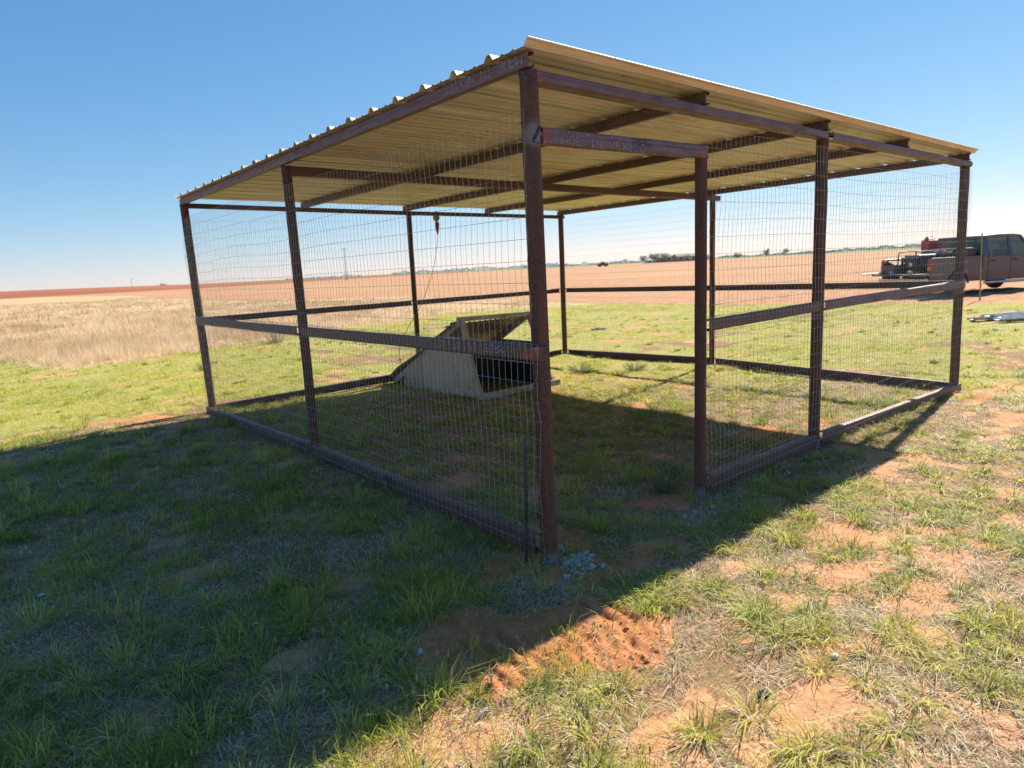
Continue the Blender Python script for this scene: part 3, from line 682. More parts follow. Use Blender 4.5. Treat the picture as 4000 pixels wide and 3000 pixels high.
# ------------------------------------------------------------------ small things at the near post
mb = MB(); z0 = hz(-.131, .04)
mb.sweep([(-.009, -.0035), (.009, -.0035), (.009, .0035), (-.009, .0035)], (-.131, .035, z0-.02), (-.112, .02, .66), Vector((.55, -.83, 0)), Vector((.83, .55, 0)))
pts = [(-.112, .02, .66), (-.108, .018, .70), (-.098, .012, .735), (-.082, -.002, .750), (-.068, -.014, .738)]
mb.tube(pts, [.0075, .0075, .007, .006, .005], 8, True, .5)
tag(mb.build("bent_steel_bar", simple("dark_bar_steel", (.045, .043, .052), (.09, .085, .10), .5, .6, 60)), "dark flat steel bar with bent hook top leaning by the near corner post", "steel bar")
mb = MB(); rn = random.Random(21); C2 = [(.13, .04, .04), (.16, -.09, .06), (.08, -.15, .07), (-.02, -.22, .06), (.10, -.20, .05), (.05, -.08, .03), (.07, -.12, .05)]
M_CONC = simple("crumbled_concrete", (.36, .33, .29), (.50, .465, .41), .9, 0, 40, bump=.3)
for q in range(330):
    c = rn.choice(C2); x = rn.gauss(c[0], c[2]*.6); y = rn.gauss(c[1], c[2]*.6); r = min(.016, abs(rn.gauss(0, .0055))+.0025); mb.blob((x, y, hz(x, y)+r*.35), (r*1.15, r, r*.85), q, 7, 4, .42)
o = mb.build("concrete_crumbs", M_CONC); tag(o, "grey crumbled concrete spilled round the foot of the near corner post", "rubble", kind='stuff')
mb = MB()
for q in range(60):
    c = rn.choice([(.98, -.2, .07), (1.02, -.34, .06), (1.25, -.44, .04), (1.15, -.2, .06)]); x = rn.gauss(c[0], c[2]); y = rn.gauss(c[1], c[2]); r = min(.018, abs(rn.gauss(0, .006))+.003); mb.blob((x, y, hz(x, y)+r*.35), (r*1.15, r, r*.85), q, 7, 4, .42)
o = mb.build("concrete_crumbs", M_CONC); tag(o, "sparse grey concrete crumbs in front of the doorway post", "rubble", kind='stuff')
def pebble(name, x, y, r, mat, label, cat, seed=1, rough=.15, n=10, m=6):
    mb = MB(); mb.blob((x, y, hz(x, y)+r[2]*.6), r, seed, n, m, rough); return tag(mb.build(name, mat, smooth=True), label, cat)
pebble("white_stone", .186, -1.443, (.022, .014, .011), simple("white_stone", (.5, .47, .42), (.4, .37, .32), .8, 0, 60), "small rounded white stone among tussocks in the sunny foreground", "stone")
mb = MB(); rn = random.Random(5); x, y = -.213, -1.373; z = hz(x, y)
n0 = 9
for q in range(7): mb.blob((x+rn.uniform(-.018, .018), y+rn.uniform(-.010, .010), z+.008+rn.uniform(0, .006)), (.013, .010, .007), q+77, 8, 5, .5)
tag(mb.build("crumpled_plastic", simple("black_plastic", (.012, .013, .016), (.03, .03, .035), .65, 0, 80)), "crumpled glossy black plastic scrap in the sunny foreground grass", "litter")
mb = MB(); x, y = -1.007, -.296; z = hz(x, y); mb.lathe([(.004, 0), (.0095, .001), (.010, .004), (.010, .024), (.008, .028), (.003, .029)], (x, y, z+.008), (.6, .6, .25), 14)
tag(mb.build("grey_pipe_stub", simple("grey_stub", (.42, .42, .46), (.3, .3, .33), .6, 0, 80), smooth=True), "short grey stub lying at the shaded edge of the red dirt", "litter")
mb = MB(); x, y = -1.016, -.742; z = hz(x, y)
mb.tube([(x-.045, y-.01, z+.012), (x-.015, y, z+.018), (x+.015, y+.006, z+.016), (x+.05, y+.016, z+.01)], [.003, .009, .008, .003], 7)
mb.tube([(x, y, z+.018), (x+.02, y-.02, z+.02)], [.005, .002], 6)
tag(mb.build("broken_stick", simple("grey_stick", (.36, .30, .24), (.25, .2, .15), .9, 0, 90, bump=.4)), "short pale broken stick at the lower edge of the tyre marks", "stick")
M_PAPER = simple("pale_scrap", (.55, .62, .60), (.42, .5, .5), .6, 0, 60)
def scrap(x, y, label, seed, s=.02):
    mb = MB(); z = hz(x, y); rn = random.Random(seed); n = 7; vs = []
    for i in range(n): a = i/n*2*PI; vs.append((x+s*rn.uniform(.4, 1.4)*math.cos(a), y+s*rn.uniform(.4, 1)*math.sin(a), z+.02+rn.uniform(0, .012)))
    vs.append((x, y, z+.034)); mb.add(vs, [(i, (i+1) % n, n) for i in range(n)]); tag(mb.build("plastic_scrap", M_PAPER, solid=.0012), label, "litter")
scrap(-1.417, .46, "pale torn scrap lying in the shaded grass left of the dirt patch", 1); scrap(-2.141, 1.586, "pale scrap in the shade near the left edge of the photo", 2, .022)
mb = MB(); x, y = 9.49, 8.43
for q in range(5): mb.blob((x-.14+q*.07, y+.06-q*.03, hz(x, y)+.03), (.06, .045, .03), q+3, 8, 5, .45)
tag(mb.build("white_litter", simple("white_rag", (.5, .48, .45), (.4, .39, .37), .8, 0, 10)), "crumpled white litter on the sunny lawn behind the pen", "litter")
# sage-like weeds
M_SAGE = leafy("grey_green_leaves", [(.10, .145, .085), (.17, .22, .13), (.25, .30, .18)], .3)
M_SAGES = simple("weed_stem", (.16, .17, .09), (.12, .12, .07), .8, 0, 40)
def weed(x, y, hgt, rad, ns, label, seed, mat=M_SAGE, name="bushy_weed"):
    rn = random.Random(seed); e = empty(name, (x, y, hz(x, y))); tag(e, label, "weed", "low bushy weeds round the pen")
    st, lf = MB(), MB(); tt = []
    for k in range(ns):
        a = rn.uniform(0, 6.28); R = rad*math.sqrt(rn.random()); h = hgt*rn.uniform(.55, 1.05)*(1-.35*R/rad)
        p0 = Vector((R*.35*math.cos(a), R*.35*math.sin(a), -.01)); p2 = Vector((R*math.cos(a), R*math.sin(a), h)); p1 = p0.lerp(p2, .5)+Vector((0, 0, h*.1))
        st.tube([p0, p1, p2], [.0022, .0018, .001], 4, False)
        nl = int(h/.0065)+6
        for q in range(nl):
            t = .12+.88*q/nl; p = p0.lerp(p1, t*2) if t < .5 else p1.lerp(p2, t*2-1); b = q*2.4+rn.random(); L = rn.uniform(.012, .022)
            d = Vector((math.cos(b), math.sin(b), rn.uniform(.2, .9))).normalized(); s = d.cross(Z_).normalized()*L*.2
            lf.add([p, p+d*L*.5+s, p+d*L, p+d*L*.5-s], [(0, 1, 2, 3)]); c = rn.uniform(0, 1); tt += [c]*4
    st.build("stem", M_SAGES, e); o = lf.build("foliage", mat, e)
    at = o.data.attributes.new('tint', 'FLOAT', 'POINT'); at.data.foreach_set("value", np.array(tt, np.float32))
weed(1.30, .22, .17, .14, 34, "grey green bushy weed in the doorway shade beside the slim post", 1)
weed(1.62, .42, .12, .12, 26, "low grey green weed just inside the doorway, behind the slim post", 2)
weed(4.65, 4.30, .16, .22, 60, "dark green bushy weed in the sun inside the pen, nearer the coop", 3)
weed(5.25, 3.80, .15, .20, 50, "sunlit bushy weed inside the pen, right of its darker neighbour", 4)
weed(3.9, 14.3, .38, .36, 60, "dark clump of weed where the dry field meets the lawn", 5)
weed(10.8, 12.4, .26, .22, 40, "small dark weed on the lawn behind the coop", 6)
weed(1.1, 10.5, .2, .2, 34, "small grey weed on the sunny lawn left of the pen", 7)
# ------------------------------------------------------------------ coop
coop = empty("chicken_coop", (2.5, 3.87, 0)); tag(coop, "weathered plywood A-frame coop with tin back slope standing inside the pen", "coop")
def cp(x, y, z): return (x-2.5, y-3.87, z)
mR = Matrix(((0, 1, 0, 0), (1, 0, 0, 0), (0, 0, 1, 0), (0, 0, 0, 1)))   # poly() in the YZ plane
def gable(x0, x1, pts, name, mat, **k):
    mb = MB(); mb.poly([(p[0]-3.87, p[1]) for p in pts], x0-2.5, x1-2.5, mR); return mb.build(name, mat, coop, **k)
gable(2.500, 2.518, [(3.872, -.01), (5.19, -.01), (5.19, .45), (4.60, .77), (4.16, .735)], "gable_panel", M_PLY)
gable(2.494, 2.512, [(5.192, -.01), (5.69, -.01), (5.64, .20), (5.188, .445)], "patch_board", M_LUM, label="paler narrow board at the back of the gable")
gable(3.66, 3.675, [(3.90, .0), (5.35, .0), (4.80, .585), (4.09, .585)], "gable_panel", M_DARK)  # far end panel, with the interior shade in its dark colour
def bar(name, a, b, wy, wz, mat):
    mb = MB(); a = Vector(cp(*a)); b = Vector(cp(*b)); d = (b-a).normalized(); U = d.cross(Z_)
    U = U.normalized() if U.length > .05 else X_.copy(); V = U.cross(d).normalized()
    mb.sweep([(-wy, -wz), (wy, -wz), (wy, wz), (-wy, wz)], a, b, U, V); return mb.build(name, mat, coop, bevel=.003)
bar("ridge_rail", (2.46, 4.235, .985), (3.72, 4.285, .955), .02, .028, M_LUM)
for x in (2.53, 3.655):
    bar("rafter", (x, 4.26, .955), (x, 6.0, .035), .019, .04, M_LUM)
bar("front_leg", (2.535, 4.24, .96), (2.535, 4.17, .70), .022, .04, M_LUM)
bar("front_leg", (3.66, 4.27, .93), (3.68, 3.87, .02), .014, .035, M_LUM)
bar("front_leg", (2.528, 4.16, .74), (2.528, 3.885, .0), .009, .02, M_LUM)
bar("base_board", (2.53, 3.865, .050), (3.78, 3.845, .050), .019, .042, M_LUM)
bar("base_board", (2.53, 5.85, .035), (3.68, 5.85, .035), .019, .035, M_LUM)
# tin on the back slope, ribs run up the slope
M_CTIN = tin("coop_tin", (.58, .50, .38), (.42, .36, .28), (.22, .13, .07), .55)
mb = MB(); a = Vector((4.33, .885)); b = Vector((6.08, .055)); nrm = Vector((-(b-a).y, (b-a).x)).normalized()
if nrm.y < 0: nrm = -nrm
P = []; x = 2.45
while x < 3.74: P += [(x, .0), (x+.012, .009), (x+.03, .009), (x+.042, 0)]; x += .085
n = len(P); nS = 10
vs = []
for i in range(nS+1):
    q = a.lerp(b, i/nS); sg = .022*math.sin(i/nS*PI*3+.5)*(i/nS)
    for xx, h in P: vs.append(cp(xx+.006*math.sin(i*2.1), q.x+nrm.x*(.045+h+sg), q.y+nrm.y*(.045+h+sg)))
mb.add(vs, [(i*n+j, i*n+j+1, (i+1)*n+j+1, (i+1)*n+j) for i in range(nS) for j in range(n-1)]); mb.build("roof_sheet", M_CTIN, coop, solid=.0012)
mb = MB(); mb.box(cp(2.52, 4.84, .0), cp(3.655, 4.86, .575)); mb.build("inner_shade_wall", M_DARK, coop)  # added dark board standing in for the shade under the back slope
mb = MB(); mb.box(cp(2.52, 4.10, .578), cp(3.655, 4.86, .592)); mb.build("shade_top", M_DARK, coop)  # added dark top that closes off the shaded interior
mb = MB(); mb.blob(cp(2.56, 4.40, .93), (.09, .05, .02), 3, 9, 5, .5); mb.blob(cp(2.5, 4.48, .88), (.07, .06, .02), 8, 9, 5, .5); mb.build("torn_flashing", simple("torn_flashing", (.05, .05, .05), (.30, .29, .26), .6, .2, 20), coop)
# ------------------------------------------------------------------ pulley and cord
pul = empty("rope_pulley", (3.49, 6.06, 2.40)); tag(pul, "small green and red pulley hook hanging from the back roof pipe", "pulley")
mb = MB(); mb.tube([(.0, .02, .062), (-.03, .02, .04), (-.035, .02, 0), (-.02, .02, -.04)], .005, 8); mb.tube([(0, .02, .062), (.03, .02, .04), (.035, .02, 0), (.02, .02, -.04)], .005, 8); mb.build("hanger_loop", simple("pulley_steel", (.2, .2, .14), None, .5, .6), pul, smooth=True)
mb = MB(); mb.lathe([(.012, -.022), (.046, -.020), (.050, -.008), (.036, 0), (.050, .008), (.046, .020), (.012, .022)], (0, .02, -.03), (.3, 1, 0), 20); mb.blob((0, .02, .02), (.032, .018, .05), 3, 8, 6, .1); mb.build("sheave", simple("pulley_green", (.15, .17, .07), (.24, .23, .12), .6, 0, 60), pul, smooth=True)
mb = MB(); mb.lathe([(.004, 0), (.028, -.01), (.033, -.05), (.024, -.12), (.014, -.17), (.005, -.2)], (0, .01, -.08), (0, 0, 1), 12); mb.build("red_knot", simple("red_tape", (.30, .03, .03), (.2, .03, .03), .6, 0, 50), pul, smooth=True)
mb = MB(); P0 = Vector((3.49, 6.06, 2.13)); P1 = Vector((3.05, 5.97, 1.12)); gp = Vector((2.42, 5.62, .55)); g2 = Vector((2.30, 5.2, hz(2.3, 5.2)+.02))
pts = [P0, P0.lerp(P1, .5)+Vector((.07, 0, .02)), P1, gp, g2]
for x, y in ((2.1, 4.8), (1.95, 4.45), (2.15, 4.25), (2.3, 4.1)): pts.append(Vector((x, y, hz(x, y)+.018)))
pts += [Vector((2.36, 4.0, .10)), Vector((2.43, 4.02, .17)), Vector((2.47, 3.98, .10)), Vector((2.45, 3.9, .02))]
for x, y in ((2.2, 3.75), (1.9, 3.8), (1.7, 4.1), (1.5, 4.35), (1.62, 4.7), (1.9, 4.75)): pts.append(Vector((x, y, hz(x, y)+.015)))
def smooth_path(P, k=6):
    out = []; n = len(P)
    for i in range(n-1):
        a, b, c, d = P[max(i-1, 0)], P[i], P[i+1], P[min(i+2, n-1)]
        for q in range(k):
            t = q/k; out.append(.5*((2*b)+(c-a)*t+(2*a-5*b+4*c-d)*t*t+(3*b-a-3*c+d)*t**3))
    return out+[P[-1]]
mb.tube(smooth_path(pts), .0038, 6); tag(mb.build("orange_cord", simple("orange_cord", (.50, .10, .05), (.38, .09, .05), .7, 0, 60)), "thin orange cord running down from the pulley and looping beside the coop", "cord")
# ------------------------------------------------------------------ stake and sheets by the lawn edge
mb = MB(); mb.tube([(20.0, 3.62, -.1), (19.98, 3.645, 1.0), (20.0, 3.674, 1.86)], [.022, .02, .016], 7); tag(mb.build("wooden_stake", simple("stake_wood", (.40, .28, .17), (.3, .2, .12), .8, 0, 20)), "thin tan wooden stake standing in front of the pickup doors", "stake")
M_SHEET = simple("galvanised_sheet", (.42, .45, .52), (.30, .34, .42), .5, .6, 8)
for k, (x0, y0, x1, y1, lb) in enumerate(((13.6, 2.0, 16.6, .0, "longest dark steel strip of the stack on the lawn at the right edge"), (13.55, 1.55, 16.3, -.45, "bright galvanised channel nearest the pen in the stack on the lawn"), (13.95, 1.62, 16.6, -.25, "galvanised channel in the middle of the stack on the lawn"), (14.1, 1.86, 16.9, .05, "galvanised channel at the back of the stack on the lawn"))):
    mb = MB(); d = Vector((x1-x0, y1-y0, 0)).normalized(); U = Vector((-d.y, d.x, 0)); z = .05+.012*k
    mb.sweep([(-.09, 0), (.09, 0), (.09, .035), (.08, .035), (.08, .01), (-.08, .01), (-.08, .035), (-.09, .035)], (x0, y0, z), (x1, y1, z+.02), U, Z_)
    tag(mb.build("steel_channel", M_SHEET if k else simple("dark_strip", (.16, .15, .15), (.25, .24, .24), .5, .5, 12)), lb, "steel channel", "steel channels stacked on the lawn")
# ------------------------------------------------------------------ pickup truck
truck = empty("pickup_truck", (21.0, 5.23, 0), math.radians(-24)); truck.scale = (.94, 1, .97); tag(truck, "dusty pewter crew cab pickup with lowered tailgate parked on the ploughed field edge", "pickup")
def car_paint():
    t = NT("dusty_pewter_paint"); t.set(.34, .35, .5)
    z = t.n("ShaderNodeSeparateXYZ"); t.l(t.coord('World'), z.inputs[0])
    n = t.noise(3, 5, .6); f = t.ramp(t.math('ADD', z.outputs[2], t.math('MULTIPLY', n, -.35)), .72, .25)
    t.base(t.mix(t.math('MULTIPLY', f, .8), (.075, .074, .090), (.17, .125, .095)))
    t.l(t.math('ADD', t.math('MULTIPLY', f, .4), .32), t.b.inputs['Roughness']); t.b.inputs['Coat Weight'].default_value = .3; return t.m
M_CAR = car_paint(); M_BLK = simple("black_trim", (.02, .02, .022), (.035, .034, .034), .6, 0, 20); M_TYRE = simple("dusty_tyre", (.03, .027, .025), (.09, .065, .05), .9, 0, 8)
M_CHR = simple("worn_chrome", (.62, .62, .64), (.45, .43, .42), .25, .9, 12)
gl = NT("cab_glass"); gl.base((.75, .85, .82)); gl.set(.03, 0, .5); gl.b.inputs['Transmission Weight'].default_value = .0
_tr = gl.n("ShaderNodeBsdfTransparent"); _tr.inputs[0].default_value = (.42, .52, .50, 1); _mx = gl.n("ShaderNodeMixShader"); _mx.inputs[0].default_value = .86; gl.l(gl.b.outputs[0], _mx.inputs[1]); gl.l(_tr.outputs[0], _mx.inputs[2]); gl.l(_mx.outputs[0], gl.out.inputs[0]); M_GLS = gl.m
W_ = 1.90
def arch(cx, r, n=9): return [(cx+r*math.cos(a), .36+r*math.sin(a)) for a in np.linspace(PI, 0, n)]
def side(pts, y0, y1, name, mat=M_CAR, bev=.012):
    mb = MB(); mb.poly(pts, y0, y1); return mb.build(name, mat, truck, bevel=bev)
for y0, y1 in ((0, .07), (W_-.07, W_)):
    side([(.0, .62), (.05, .50), (.66, .48)]+arch(1.15, .47)+[(1.64, .46), (2.12, .44), (2.12, 1.24), (.02, 1.24)], y0, y1, "bed_side")
mb = MB(); mb.box((.02, .07, .70), (2.10, W_-.07, .74)); mb.build("bed_floor", M_BLK, truck)
mb = MB(); mb.box((2.07, .07, .74), (2.115, W_-.07, 1.23)); mb.build("bed_front_wall", M_CAR, truck, bevel=.008)
tg = MB(); tg.box((-.54, .10, .70), (.0, W_-.10, .755)); tgo = tg.build("tailgate", simple("tailgate_dark", (.06, .055, .055), (.2, .15, .11), .6, .1, 8), truck, bevel=.01)
mb = MB(); mb.box((-.50, .7, .756), (-.42, 1.2, .768)); mb.build("handle", M_BLK, tgo)
mb = MB(); mb.box((-.20, .06, .46), (.0, W_-.06, .60)); mb.box((-.21, .55, .44), (-.14, 1.35, .47)); mb.build("rear_bumper", M_CHR, truck, bevel=.03)
for y in (-.006, W_-.13):
    mb = MB(); mb.box((-.03, y, .80), (.05, y+.136, 1.20)); tl = mb.build("tail_light", simple("red_lens", (.42, .03, .02), (.34, .02, .02), .2, 0, 10), truck, bevel=.015)
    mb = MB(); mb.box((-.036, y+.02, .86), (.02, y+.116, .99)); mb.build("amber_lens", simple("amber_lens", (.62, .26, .06), (.7, .4, .15), .2, 0, 10), tl, bevel=.008)
# cab lower body, doors, hood
for y0, y1 in ((0, .05), (W_-.05, W_)):
    side([(2.16, .42), (2.95, .40), (2.95, 1.20), (2.18, 1.22)] if False else [(2.16, .42), (2.40, .41), (2.40, 1.22), (2.18, 1.24)], y0, y1, "cab_corner")
    s = -1 if y0 == 0 else 1; yy = (y0-.004, y1) if y0 == 0 else (y0, y1+.004)
    d1 = side([(2.41, .42), (3.38, .41), (3.38, 1.21), (2.41, 1.22)], *yy, "door"); d2 = side([(3.39, .41), (4.50, .42), (4.52, 1.18), (3.39, 1.21)], *yy, "door")
    for dd, hx in ((d1, 2.52), (d2, 3.5)):
        mb = MB(); yh = yy[0]-.022 if y0 == 0 else yy[1]+.002; mb.box((hx, yh, 1.03), (hx+.17, yh+.02, 1.075)); mb.build("handle", M_BLK, dd, bevel=.006)
        mb = MB(); ym = yy[0]-.012 if y0 == 0 else yy[1]; mb.box((hx-.09, ym, .66), (hx+.80, ym+.012, .72)); mb.build("side_moulding", M_CAR, dd, bevel=.004)
    side([(4.53, .46), (4.62, .46)]+arch(5.1, .47)+[(5.60, .50), (5.84, .52), (5.90, .80), (5.86, 1.08), (4.53, 1.17)], y0, y1, "front_fender")
    yr = (-.12, -.02) if y0 == 0 else (W_+.02, W_+.12); mb = MB(); mb.tube([(2.2, sum(yr)/2, .36), (4.5, sum(yr)/2, .36)], .045, 12); mb.build("running_board", M_CHR, truck, smooth=True)
mb = MB(); mb.poly([(4.53, 1.175), (5.84, 1.09), (5.93, .98), (5.93, .55), (5.86, .50), (5.86, .9), (5.8, 1.03), (4.53, 1.12)], .05, W_-.05); mb.build("hood", M_CAR, truck, bevel=.02)
mb = MB(); mb.box((5.86, .05, .46), (5.99, W_-.05, .62)); mb.build("front_bumper", M_CHR, truck, bevel=.03)
mb = MB(); mb.box((2.16, .05, .44), (4.5, W_-.05, .50)); mb.box((.1, .5, .40), (5.8, .62, .5)); mb.box((.1, 1.3, .40), (5.8, 1.42, .5)); mb.box((4.6, .4, .42), (5.7, 1.5, .95)); mb.build("chassis", M_BLK, truck)
# cab greenhouse: lofted pillars and roof
def gh(x, z, s):  # tumblehome
    t = (z-1.2)/.72; y = .02+.14*t; return (x, y if s < 0 else W_-y, z)
for s in (-1, 1):
    for nm, pts in (("rear_pillar", [(2.18, 1.2), (2.42, 1.2), (2.47, 1.82), (2.30, 1.84)]), ("door_pillar", [(3.34, 1.2), (3.46, 1.2), (3.46, 1.84), (3.36, 1.84)]), ("windscreen_pillar", [(4.45, 1.16), (4.60, 1.16), (3.98, 1.84), (3.86, 1.84)])):
        mb = MB(); v = [gh(x, z, s) for x, z in pts]; inn = [(a, b+(.05 if s < 0 else -.05), c) for a, b, c in v]; n = 4
        mb.add(v+inn, [(0, 1, 2, 3), (7, 6, 5, 4)]+[(j, (j+1) % n, n+(j+1) % n, n+j) for j in range(n)]); mb.build(nm, M_CAR, truck)
    for a in ([(2.42, 1.2), (3.34, 1.2), (3.36, 1.82), (2.47, 1.82)], [(3.46, 1.2), (4.45, 1.17), (3.86, 1.82), (3.46, 1.82)]):
        mb = MB(); v = [gh(x, z, s) for x, z in a]; v = [(p[0], p[1]+(.02 if s < 0 else -.02), p[2]) for p in v]; mb.add(v, [(0, 1, 2, 3)]); mb.build("side_window", M_GLS, truck, solid=.004)
    mb = MB(); yb = -.24 if s < 0 else W_+.06; mb.box((4.30, yb, 1.19), (4.40, yb+.18, 1.40)); mb.build("mirror", M_BLK, truck, bevel=.02)
mb = MB(); rf = [(2.26, 1.83), (2.32, 1.875), (2.9, 1.90), (3.6, 1.895), (3.92, 1.86), (4.02, 1.81), (3.9, 1.80), (2.3, 1.80)]; mb.poly(rf, .14, W_-.14); mb.build("cab_roof", M_CAR, truck, bevel=.02)
mb = MB(); mb.box((2.16, .05, 1.15), (2.24, W_-.05, 1.30)); mb.box((2.24, .15, 1.76), (2.30, W_-.15, 1.86)); mb.build("cab_back_panel", M_CAR, truck, bevel=.01)
mb = MB(); mb.add([(2.20, .10, 1.29), (2.20, W_-.10, 1.29), (2.27, W_-.18, 1.78), (2.27, .18, 1.78)], [(0, 1, 2, 3)]); mb.build("rear_window", M_GLS, truck, solid=.004)
mb = MB(); mb.add([(4.56, .10, 1.17), (4.56, W_-.10, 1.17), (3.96, W_-.2, 1.82), (3.96, .2, 1.82)], [(0, 1, 2, 3)]); mb.build("windscreen", M_GLS, truck, solid=.004)
for x, y0, y1 in ((2.55, .15, .80), (2.55, 1.08, 1.72), (3.55, .15, .78), (3.55, 1.1, 1.72)):
    mb = MB(); mb.box((x, y0, .72), (x+.5, y1, .92)); mb.box((x, y0, .92), (x+.15, y1, 1.42)); mb.box((x+.02, (y0+y1)/2-.13, 1.44), (x+.12, (y0+y1)/2+.13, 1.62)); mb.build("car_seat", simple("seat_cloth", (.06, .06, .065), (.09, .085, .085), .9, 0, 20), truck, bevel=.05)
mb = MB(); mb.box((4.2, .1, .95), (4.5, W_-.1, 1.18)); mb.build("dashboard", M_BLK, truck, bevel=.04)
tyre_p = [(.20, -.11), (.30, -.125), (.355, -.115), (.375, -.07), (.38, 0), (.375, .07), (.355, .115), (.30, .125), (.20, .11)]
rim_p = [(.0, -.05), (.06, -.06), (.10, -.04), (.13, -.045), (.185, -.09), (.205, -.10), (.21, .09), (.0, .08)]
for x in (1.15, 5.1):
    for y, s in ((.13, 1), (W_-.13, -1)):
        e = MB(); e.lathe(tyre_p, (x, y, .375), (0, s, 0), 36, False); wh = e.build("wheel", M_TYRE, truck, smooth=True)
        r = MB(); r.lathe(rim_p, (x, y-.015*s, .375), (0, s, 0), 28)
        for q in range(6): a = q*PI/3; r.tube([(x+.05*math.cos(a), y-.085*s, .375+.05*math.sin(a)), (x+.19*math.cos(a), y-.095*s, .375+.19*math.sin(a))], .022, 6)
        r.build("rim", simple("dull_rim", (.22, .2, .19), (.15, .13, .12), .5, .6, 30), wh, smooth=True)
# ---- cargo: each thing loose in the bed
TM = o_mw[truck.name] @ Matrix.Diagonal((.94, 1, .97, 1))
def cargo(name, label, cat, x, y, z):
    p = TM @ Vector((x, y, z)); e = empty(name, p, math.radians(-24)); return tag(e, label, cat)
wd = cargo("engine_welder", "dark engine driven welding machine with blue grey top in the pickup bed", "welder", .55, .95, .74)
mb = MB(); mb.box((-.42, -.30, .06), (.42, .30, .52)); mb.build("housing", simple("welder_black", (.03, .03, .033), (.06, .055, .05), .5, .3, 20), wd, bevel=.02)
mb = MB(); mb.box((-.30, -.29, .521), (.40, .29, .60)); mb.build("fuel_tank", simple("welder_blue", (.13, .20, .27), (.22, .28, .33), .45, .3, 9), wd, bevel=.03)
mb = MB()
for y in (-.33, .33): mb.tube(smooth_path([Vector((-.48, y, 0)), Vector((-.48, y, .62)), Vector((-.3, y, .70)), Vector((.3, y, .70)), Vector((.48, y, .62)), Vector((.48, y, 0))], 4), .018, 8)
mb.tube([(-.48, -.33, .05), (-.48, .33, .05)], .018, 8); mb.tube([(.48, -.33, .05), (.48, .33, .05)], .018, 8); mb.build("roll_cage", M_BLK, wd, smooth=True)
mb = MB(); mb.lathe([(.0, 0), (.07, .0), (.075, .02), (.02, .03)], (-.425, -.1, .3), (-1, 0, 0), 18); mb.build('dial', M_CHR, wd)
mb = MB(); mb.lathe([(.0, 0), (.04, .0), (.045, .02), (.01, .03)], (-.425, .15, .35), (-1, 0, 0), 14); mb.build('dial', M_CHR, wd)
gc = cargo("fuel_can", "red plastic fuel can standing high in the bed behind the cab window", "fuel can", 1.75, 1.62, 1.50)
mb = MB(); mb.box((-.21, -.16, 0), (.21, .16, .32)); mb.box((-.15, -.11, .32), (.15, .11, .38)); mb.build("can_body", simple("red_plastic", (.52, .02, .04), (.45, .02, .035), .4, 0, 12), gc, bevel=.035)
mb = MB(); mb.tube(smooth_path([Vector((-.1, 0, .36)), Vector((-.08, 0, .43)), Vector((.08, 0, .43)), Vector((.1, 0, .36))], 4), .014, 8); mb.tube([(-.12, 0, .36), (-.17, 0, .43)], .02, 8); mb.build("handle", simple("red_plastic_dark", (.4, .02, .035), None, .4), gc, smooth=True)
tb = cargo("tool_box", "long dark tool box across the bed below the cab window", "tool box", 1.80, .95, 1.04)
mb = MB(); mb.box((-.24, -.80, 0), (.24, .80, .40)); mb.build("box_body", simple("box_black", (.035, .033, .034), (.07, .065, .06), .5, .2, 14), tb, bevel=.015)
mb = MB(); mb.box((-.25, -.81, .401), (.25, .81, .45)); mb.build("box_lid", simple("box_lid", (.11, .10, .10), (.18, .15, .13), .5, .2, 14), tb, bevel=.012)
cr = cargo("wooden_crate", "brown crate with peaked flaps at the tailgate end of the bed", "crate", .15, 1.50, .745)
mb = MB(); mb.box((-.30, -.28, 0), (.30, .28, .30)); mb.build("crate_body", simple("crate_brown", (.13, .08, .055), (.2, .13, .09), .8, 0, 14), cr, bevel=.008)
mb = MB(); mb.add([(-.30, -.28, .30), (.30, -.28, .30), (.30, 0, .42), (-.30, 0, .42), (-.30, .28, .30), (.30, .28, .30)], [(0, 1, 2, 3), (3, 2, 5, 4)]); mb.build("crate_flap", simple("flap_tan", (.32, .24, .17), None, .8), cr, solid=.01)
hp = cargo("hose_coil", "pale coiled hose and cable heaped on the bed rack behind the cab", "hose", 1.35, .75, 1.30); mb = MB(); pts = []
for q in range(60): a = q*.5; R = .20+.05*math.sin(q*.7); pts.append((R*math.cos(a)*1.2, R*math.sin(a), .03+.003*q*.6+.02*math.sin(q*1.3)))
mb.tube(pts, .018, 6); mb.tube([(-.1, .3, .05), (-.3, .45, .16), (-.6, .5, .14), (.2, .2, .1)], .012, 6); mb.build("hose", simple("pale_hose", (.34, .30, .24), (.2, .18, .15), .7, 0, 20), hp, smooth=True)
rb = cargo("cargo_rack", "low black steel rack between tool box and welder in the pickup bed", "rack", 1.28, .75, .745)
mb = MB()
for x in (-.2, .2):
    for y in (-.4, .4): mb.tube([(x, y, 0), (x, y, .545)], .015, 6)
    mb.tube([(x, -.4, .545), (x, .4, .545)], .015, 6)
for y in (-.4, -.2, 0, .2, .4): mb.tube([(-.2, y, .545), (.2, y, .545)], .012, 6)
mb.build("rack_frame", M_BLK, rb)
lp = cargo("steel_pipe", "long thin pipe sticking out over the lowered tailgate", "pipe", .0, 1.7, .80); mb = MB(); mb.tube([(-.95, .03, -.02), (1.7, -.02, .02)], .024, 8); mb.build("pipe", simple("grey_pipe", (.2, .18, .17), (.3, .27, .25), .5, .4, 10), lp)
